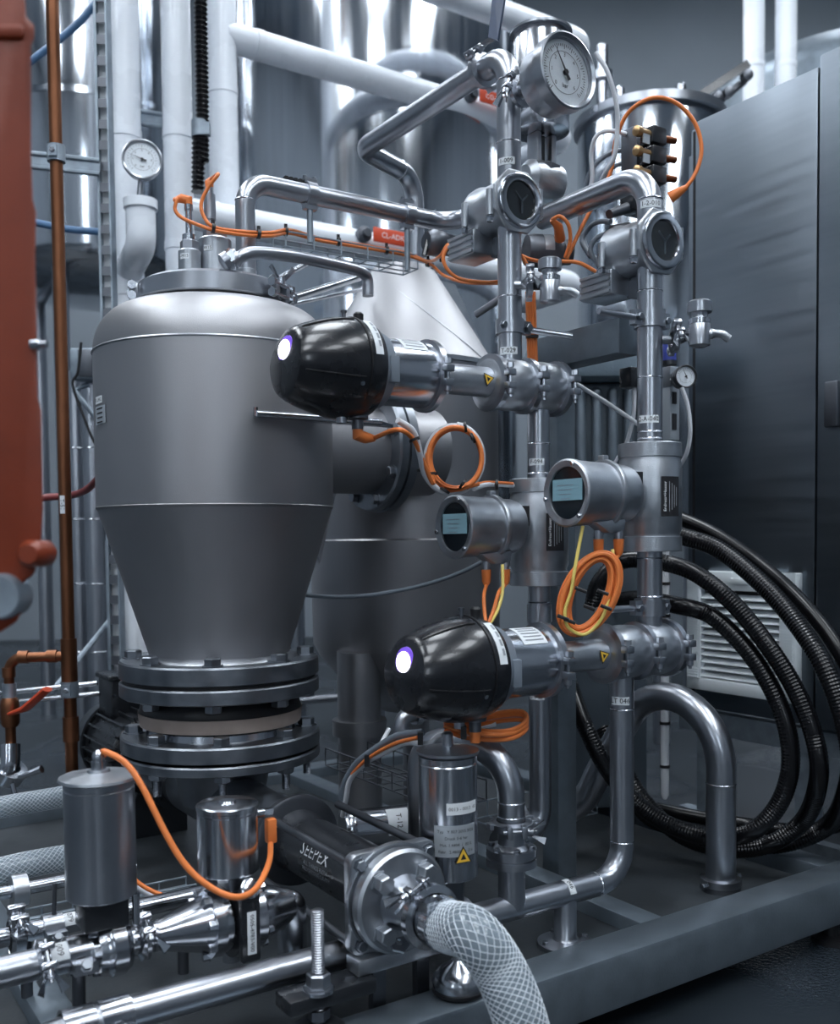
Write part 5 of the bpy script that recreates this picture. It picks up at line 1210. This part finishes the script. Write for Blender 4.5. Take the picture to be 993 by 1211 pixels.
for pts, m_, r_, lab in (
    ([(704, 62, 1.75), (718, 85, 1.75), (728, 120, 1.76), (730, 150, 1.77), (726, 185, 1.78), (715, 205, 1.80), (705, 230, 1.84)], 'wcable', .0042, 'white cable bowing down from the gauge to the riser bend'),
    ([(748, 160, 1.82), (722, 155, 1.82), (706, 160, 1.82), (699, 180, 1.83), (700, 210, 1.84), (695, 240, 1.86)], 'wcable', .004, 'white cable dropping from the solenoid block'),
    ([(750, 175, 1.84), (720, 182, 1.85), (700, 200, 1.86), (690, 230, 1.88), (686, 265, 1.885), (694, 295, 1.875), (704, 306, 1.85)], 'gcable', .0045, 'grey cable from the top coil to the sight glass lamp'),
    ([(722, 262, 1.78), (710, 262, 1.81), (698, 268, 1.84), (688, 285, 1.845), (698, 304, 1.815)], 'gcable', .0045, 'grey cable curving from the lower coil'),
    ([(740, 270, 1.80), (720, 275, 1.80), (704, 283, 1.80), (698, 297, 1.795), (708, 314, 1.79)], 'gcable', .0045, 'grey cable curving from the lowest socket'),
    ([(745, 190, 1.84), (722, 200, 1.85), (708, 222, 1.86), (702, 250, 1.87)], 'gcable', .004, 'grey cable from the middle coil')):
    cable('control_cable', [P(*p) for p in pts], r_, M[m_], lab)
# small dark actuator right of the left sight glass
c = P(622, 296, 1.84); t = thing('rotary_drive', 'small dark lying drive with silver label behind the riser', 'drive', c-Z*.04)
obj('housing', MB().lathe(c, (U*.9-W*.35), [(0, .02), (0, .027), (.016, .030), (.064, .029), (.068, .024), (.086, .022), (.088, .016)], 32), M['dim'], t)
axd = (U*.9-W*.35).normalized()
obj('label', wrappatch(c+axd*.036, axd, (-W+Z*.4-axd*(-W+Z*.4).dot(axd)).normalized(), .0303, .036, .018), M['silver'], t)
obj('plug', MB().tube([P(662, 282, 1.80), P(660, 268, 1.765), P(652, 260, 1.755)], [.010, .008, .004], 12), M['ocable'], t)
for pts, lab in (([(652, 260, 1.755), (662, 256, 1.75), (672, 266, 1.75), (674, 285, 1.76), (668, 305, 1.77)], 'orange lead from the small dark drive'),
                 ([(560, 278, 1.82), (545, 281, 1.82), (531, 290, 1.82), (524, 305, 1.82), (530, 320, 1.82), (545, 330, 1.82), (575, 334, 1.80), (590, 333, 1.78)], 'orange lead looping from the sight glass lamp below'),
                 ([(612, 300, 1.80), (625, 306, 1.80), (645, 310, 1.78), (665, 309, 1.75), (685, 311, 1.74), (704, 321, 1.75)], 'orange lead reaching across to the other sight glass lamp'),
                 ([(617, 302, 1.78), (624, 316, 1.78), (627, 330, 1.78), (627, 350, 1.78)], 'short orange lead dropping into the vertical bundle')):
    cable('lamp_cable', [P(*p) for p in pts], .0034, M['ocable'], lab)
t = thing('cable_bundle', 'vertical bundle of orange cables behind the riser', 'cable bundle', P(629, 432, 1.79))
for dx in (-4.5, -1.5, 1.5, 4.5): obj('cable', MB().tube([P(627+dx, 345, 1.79), P(628+dx, 380, 1.79), P(630+dx, 436, 1.79)], .0028, 8), M['ocable'], t)
for y in (398,): obj('cable_tie', MB().box(P(629, y, 1.788), .022, .012, .005), M['rubber'], t)
# ------------------------------------------------------------------ looped cable under the upper control head
pl_ = g1-Z*.016
t = thing('head_cable', 'orange and white cable coiled in a ring under the upper control head', 'cable', P(540, 580, 1.58))
obj('plug', MB().tube([pl_+Z*.002, pl_-Z*.008, pl_-Z*.012+U*.014, pl_-Z*.012+U*.030], [.008, .010, .009, .005], 12), M['ocable'], t)
D2 = 1.57
ring = lambda k, r_, dx=0: [P(538+dx+r_*math.cos(a_)*.86, 542+r_*math.sin(a_), D2+k) for a_ in [math.radians(150-360*i/20) for i in range(0, 26)]]
start = [pl_-Z*.012+U*.028, P(470, 508, 1.47), P(489, 520, 1.50), P(500, 545, 1.53)]
obj('orange_cable', MB().tube(spline(start+[P(512, 572, 1.56)]+ring(0, 38)[-8:-2]+[P(566, 572, 1.58)], 6), .0036, 10), M['ocable'], t)
obj('orange_cable', MB().tube(spline(ring(-.004, 37), 3), .0036, 10), M['ocable'], t)
obj('orange_cable', MB().tube(spline(ring(.006, 35, 1), 3), .0036, 10), M['ocable'], t)
obj('white_cable', MB().tube(spline([P(470, 497, 1.48), P(488, 510, 1.50), P(496, 535, 1.52), P(503, 562, 1.55), P(520, 580, 1.57)]+ring(.010, 40, -2)[4:14], 6), .0050, 10), M['wcable'], t)
obj('white_cable', MB().tube(spline(ring(.012, 38, -1)[10:26], 4), .0050, 10), M['wcable'], t)
obj('orange_cable', MB().tube(spline([P(560, 578, 1.58), P(575, 573, 1.62), P(590, 573, 1.66), P(606, 574, 1.70)], 6), .0042, 10), M['wcable'], t)
obj('orange_cable', MB().tube(spline([P(552, 577, 1.575), P(572, 571, 1.615), P(590, 571, 1.655), P(606, 572, 1.695)], 6), .0028, 10), M['ocable'], t)
for x, y, a_ in ((490, 520, .4), (499, 556, .1), (511, 560, 0), (526, 580, -.6), (547, 572, -2.2), (559, 518, 2), (550, 505, 1.7), (587, 573, 1.57)):
    q = P(x, y, D2-.01 if x > 495 else 1.50); tie(t, q, V((math.sin(a_), 0, -math.cos(a_))), .0075)
# ------------------------------------------------------------------ cables under the flow meters
t = thing('meter_cables', 'orange and yellow cables hanging from the flow meter below the upper valve', 'cable', P(580, 725, 1.6))
a, b = gl1
obj('orange_cable', MB().tube(spline([a, P(572, 705, 1.62), P(573, 725, 1.60), P(576, 745, 1.58)], 6), .0032, 10), M['ocable'], t)
obj('orange_cable', MB().tube(spline([b, P(590, 700, 1.62), P(584, 720, 1.60), P(578, 738, 1.58), P(576, 755, 1.57)], 6), .0032, 10), M['ocable'], t)
obj('yellow_wire', MB().tube(spline([P(594, 668, 1.64), P(594, 700, 1.62), P(588, 722, 1.60), P(579, 738, 1.58)], 6), .0028, 8), M['ycable'], t)
t = thing('meter_cables', 'coiled orange cable bundle hanging under the flow meter beside the cabinet', 'cable', P(692, 748, 1.52))
a, b = gl2; D3 = 1.53
cx_, cy_ = 697, 702
def oval(k, j, i0, i1, rx=28, ry=45, lean=.42):
    out_ = []
    for i in range(i0, i1+1):
        th = 2*math.pi*i/20; x_ = (rx+j)*math.cos(th); y_ = (ry+j*.7)*math.sin(th)
        out_.append(P(cx_+x_-lean*y_*.75, cy_+y_, D3+k))
    return out_
for k, (dk, j) in enumerate(((0, 0), (.008, -4), (-.007, 3), (.012, 6), (.003, -8), (-.004, -5), (.014, 1))):
    obj('orange_cable', MB().tube(spline(oval(dk, j, 0, 20), 3), .0034, 8), M['ocable'], t)
obj('orange_cable', MB().tube(spline([a, P(690, 662, 1.53)]+oval(0, 0, 16, 19), 6), .0034, 8), M['ocable'], t)
obj('orange_cable', MB().tube(spline([b, P(722, 668, 1.54)]+oval(.004, 2, 19, 22), 6), .0034, 8), M['ocable'], t)
obj('yellow_wire', MB().tube(spline([P(689, 622, 1.53), P(680, 670, 1.52), P(675, 700, 1.52)]+[P(668, 722, 1.52), P(672, 742, 1.52), P(692, 750, 1.52), P(712, 730, 1.52), P(721, 700, 1.53), P(725, 670, 1.54), P(724, 650, 1.55)], 6), .0028, 8), M['ycable'], t)
for x, y in ((686, 697), (712, 700), (696, 718), (716, 718), (665, 730), (673, 734)): obj('cable_tie', MB().tube([P(x-6, y-2, D3-.018), P(x+7, y+3, D3-.018)], .003, 8), M['rubber'], t)
# ------------------------------------------------------------------ cables under the lower control head
t = thing('head_cable', 'orange and white cables bundled under the lower control head', 'cable', P(400, 960, 1.62))
D4 = 1.45
gp = g2-Z*.018
obj('plug', MB().tube([gp+Z*.004, gp-Z*.014], [.0085, .0075], 12), M['ocable'], t)
for dy, dd in ((0, 0), (6, .006), (-4, .01)):
    obj('orange_cable', MB().tube(spline([P(525, 858+dy, D4+dd), P(550, 866+dy, D4+dd), P(585, 869+dy, D4+dd), P(608, 866+dy, D4+.02), P(622, 856+dy, D4+.05), P(618, 846+dy, D4+.07), P(596, 846+dy, D4+.06), P(560, 852+dy, D4+.03), P(528, 860+dy, D4+.02)], 6), .0036, 8), M['ocable'], t)
obj('white_cable', MB().tube(spline([P(585, 856, 1.50), P(552, 862, 1.48), P(520, 870, 1.46), P(505, 880, 1.46), P(480, 878, 1.48), P(455, 890, 1.52), P(432, 902, 1.56), P(414, 922, 1.60), P(409, 945, 1.62), P(405, 965, 1.64)], 8), .0046, 10), M['wcable'], t)
obj('white_cable', MB().tube(spline([P(500, 866, 1.46), P(470, 870, 1.49), P(440, 888, 1.54), P(420, 905, 1.58), P(406, 930, 1.62), P(402, 955, 1.64)], 8), .0055, 10), M['gcable'], t)
obj('white_cable', MB().tube(spline([P(460, 862, 1.6), P(450, 880, 1.58), P(440, 894, 1.56)], 8), .0036, 10), M['wcable'], t)
obj('orange_cable', MB().tube(spline([P(494, 872, 1.45), P(465, 880, 1.49), P(435, 897, 1.545), P(416, 915, 1.59)], 8), .0030, 10), M['ocable'], t)
for x, y, d_ in ((497, 873, 1.455), (434, 899, 1.55), (548, 866, 1.41)): obj('cable_tie', MB().box(P(x, y, d_-.006), .008, .014, .018), M['rubber'], t)
c = P(474, 846, 1.62); t = thing('air_elbow', 'chrome air elbow peeping out under the lower control head', 'fitting', c-Z*.03)
obj('body', MB().tube(fillet([c+U*.10, c, c-Z*.04], .02), .013, 14), M['steel'], t)
obj('sleeve', MB().ring(c+U*.03, U, [(-.006, .013), (-.006, .019), (.006, .019), (.006, .013)], 18), M['bright'], t)
# ------------------------------------------------------------------ big arch pipe, white tube, ribbed hoses
q = P(852, 1058, 1.77); q = at(q, PZ); zs = zr(q, 905).z
t = thing('arch_pipe', 'thick steel pipe arching over beside the cabinet', 'pipe', q)
arc = [q, at(q, zs)]; Ra = .112
for i in range(1, 13):
    a_ = math.pi*i/12*.80; arc.append(at(q, zs)+W*(Ra*(1-math.cos(a_)))-U*(.02*i/12)+Z*(Ra*math.sin(a_)))
l_ = arc[-1]; tail = [l_, P(712, 905, l_.y+.02), P(690, 945, l_.y+.05), P(655, 968, l_.y+.06), P(645, 972, l_.y+.06)]
obj('pipe', MB().tube(arc[:-1]+spline([arc[-1]]+tail[1:], 8), .0265, 28), M['steel'], t)
weld(t, zr(q, 926), Z, .0265)
o = obj('clamp', MB().ring(at(q, PZ+.016), Z, [(-.008, .026), (-.006, .036), (.006, .036), (.008, .026)], 28), M['steel'], t)
bolt(o, at(q, PZ+.016)+U*.04, U, .006, .012); bolt(o, at(q, PZ+.016)-U*.04, -U, .006, .012)
obj('foot', MB().lathe(at(q, PZ), Z, [(0, .035), (at(q, PZ+.016).z-PZ, .035)], 24), M['dim'], t)
q = P(786, 800, 1.995)
t = thing('white_tube', 'white vertical plastic tube with black ties behind the riser', 'tube', zr(q, 944))
obj('tube', MB().tube([zr(q, 640), zr(q, 900), zr(q, 940), zr(q, 945)], [.0085, .0085, .008, .004], 16), M['wcable'], t)
for y in (690, 728, 795, 855, 906): obj('cable_tie', MB().ring(zr(q, y), Z, [(-.003, .008), (-.003, .0105), (.003, .0105), (.003, .008)], 16), M['rubber'], t)
HS = [
 ([(722, 592, 2.215), (755, 594, 2.15), (806, 614, 2.08), (845, 632, 2.02), (890, 662, 1.95), (935, 700, 1.87), (975, 745, 1.81), (1010, 800, 1.77), (1056, 872, 1.77), (1046, 948, 1.79), (960, 981.8, 2.0), (880, 974.9, 2.04), (815, 964.9, 2.1), (770, 955.4, 2.16), (735, 946.5, 2.22)], 0.015, 'ribbed black hose, uppermost of those arching to the cabinet'),
 ([(722, 614, 2.215), (755, 618, 2.12), (806, 634, 2.0), (850, 650, 1.94), (900, 690, 1.86), (940, 735, 1.79), (975, 790, 1.73), (1000, 860, 1.7), (1005, 920, 1.7), (980, 975, 1.87), (920, 998.7, 1.91), (860, 991.0, 1.95), (810, 981.8, 2.0), (765, 965, 2.06), (738, 925, 2.12)], 0.0175, 'ribbed black hose, second of those arching to the cabinet'),
 ([(700, 720, 1.92), (708, 690, 1.92), (735, 664, 1.92), (775, 664, 1.9), (820, 677, 1.86), (865, 712, 1.82), (905, 760, 1.78), (940, 815, 1.75), (962, 870, 1.73), (968, 920, 1.73), (950, 970, 1.82), (905, 1000, 1.85), (850, 1002.6, 1.89), (800, 985, 1.93), (760, 945, 1.97), (735, 905, 2.01), (712, 860, 2.05)], 0.0165, 'ribbed black hose, third of those, looping down past the grille'),
 ([(722, 712, 2.24), (752, 708, 2.05), (800, 716, 1.88), (840, 728, 1.85), (880, 765, 1.81), (910, 810, 1.78), (930, 860, 1.76), (934, 910, 1.76), (918, 955, 1.78), (885, 985, 1.8), (840, 990, 1.84), (790, 975, 1.88), (748, 945, 1.9), (715, 905, 1.88), (688, 850, 1.9), (670, 800, 1.95)], 0.0165, 'ribbed black hose, lowest of those arching across the grille')]
for pts, r_, lab in HS:
    path = [P(*p) for p in pts]
    obj('ribbed_hose', ribbed(path, r_, .0062, .034, 14), M['hose'], None, lab, 'hose', 'ribbed hoses by the cabinet')

cable('loose_cable', [P(x, y, 1.5) for x, y in ((146, 1020), (153, 1033), (165, 1045), (185, 1056), (215, 1066))], .0035, M['ocable'], 'orange lead dropping behind the tall actuator, beside a white one')
cable('loose_cable', [P(x, y, 1.515) for x, y in ((146, 1031), (155, 1042), (168, 1053), (188, 1063), (215, 1072))], .0045, M['wcable'], 'white lead dropping behind the tall actuator, beside an orange one')
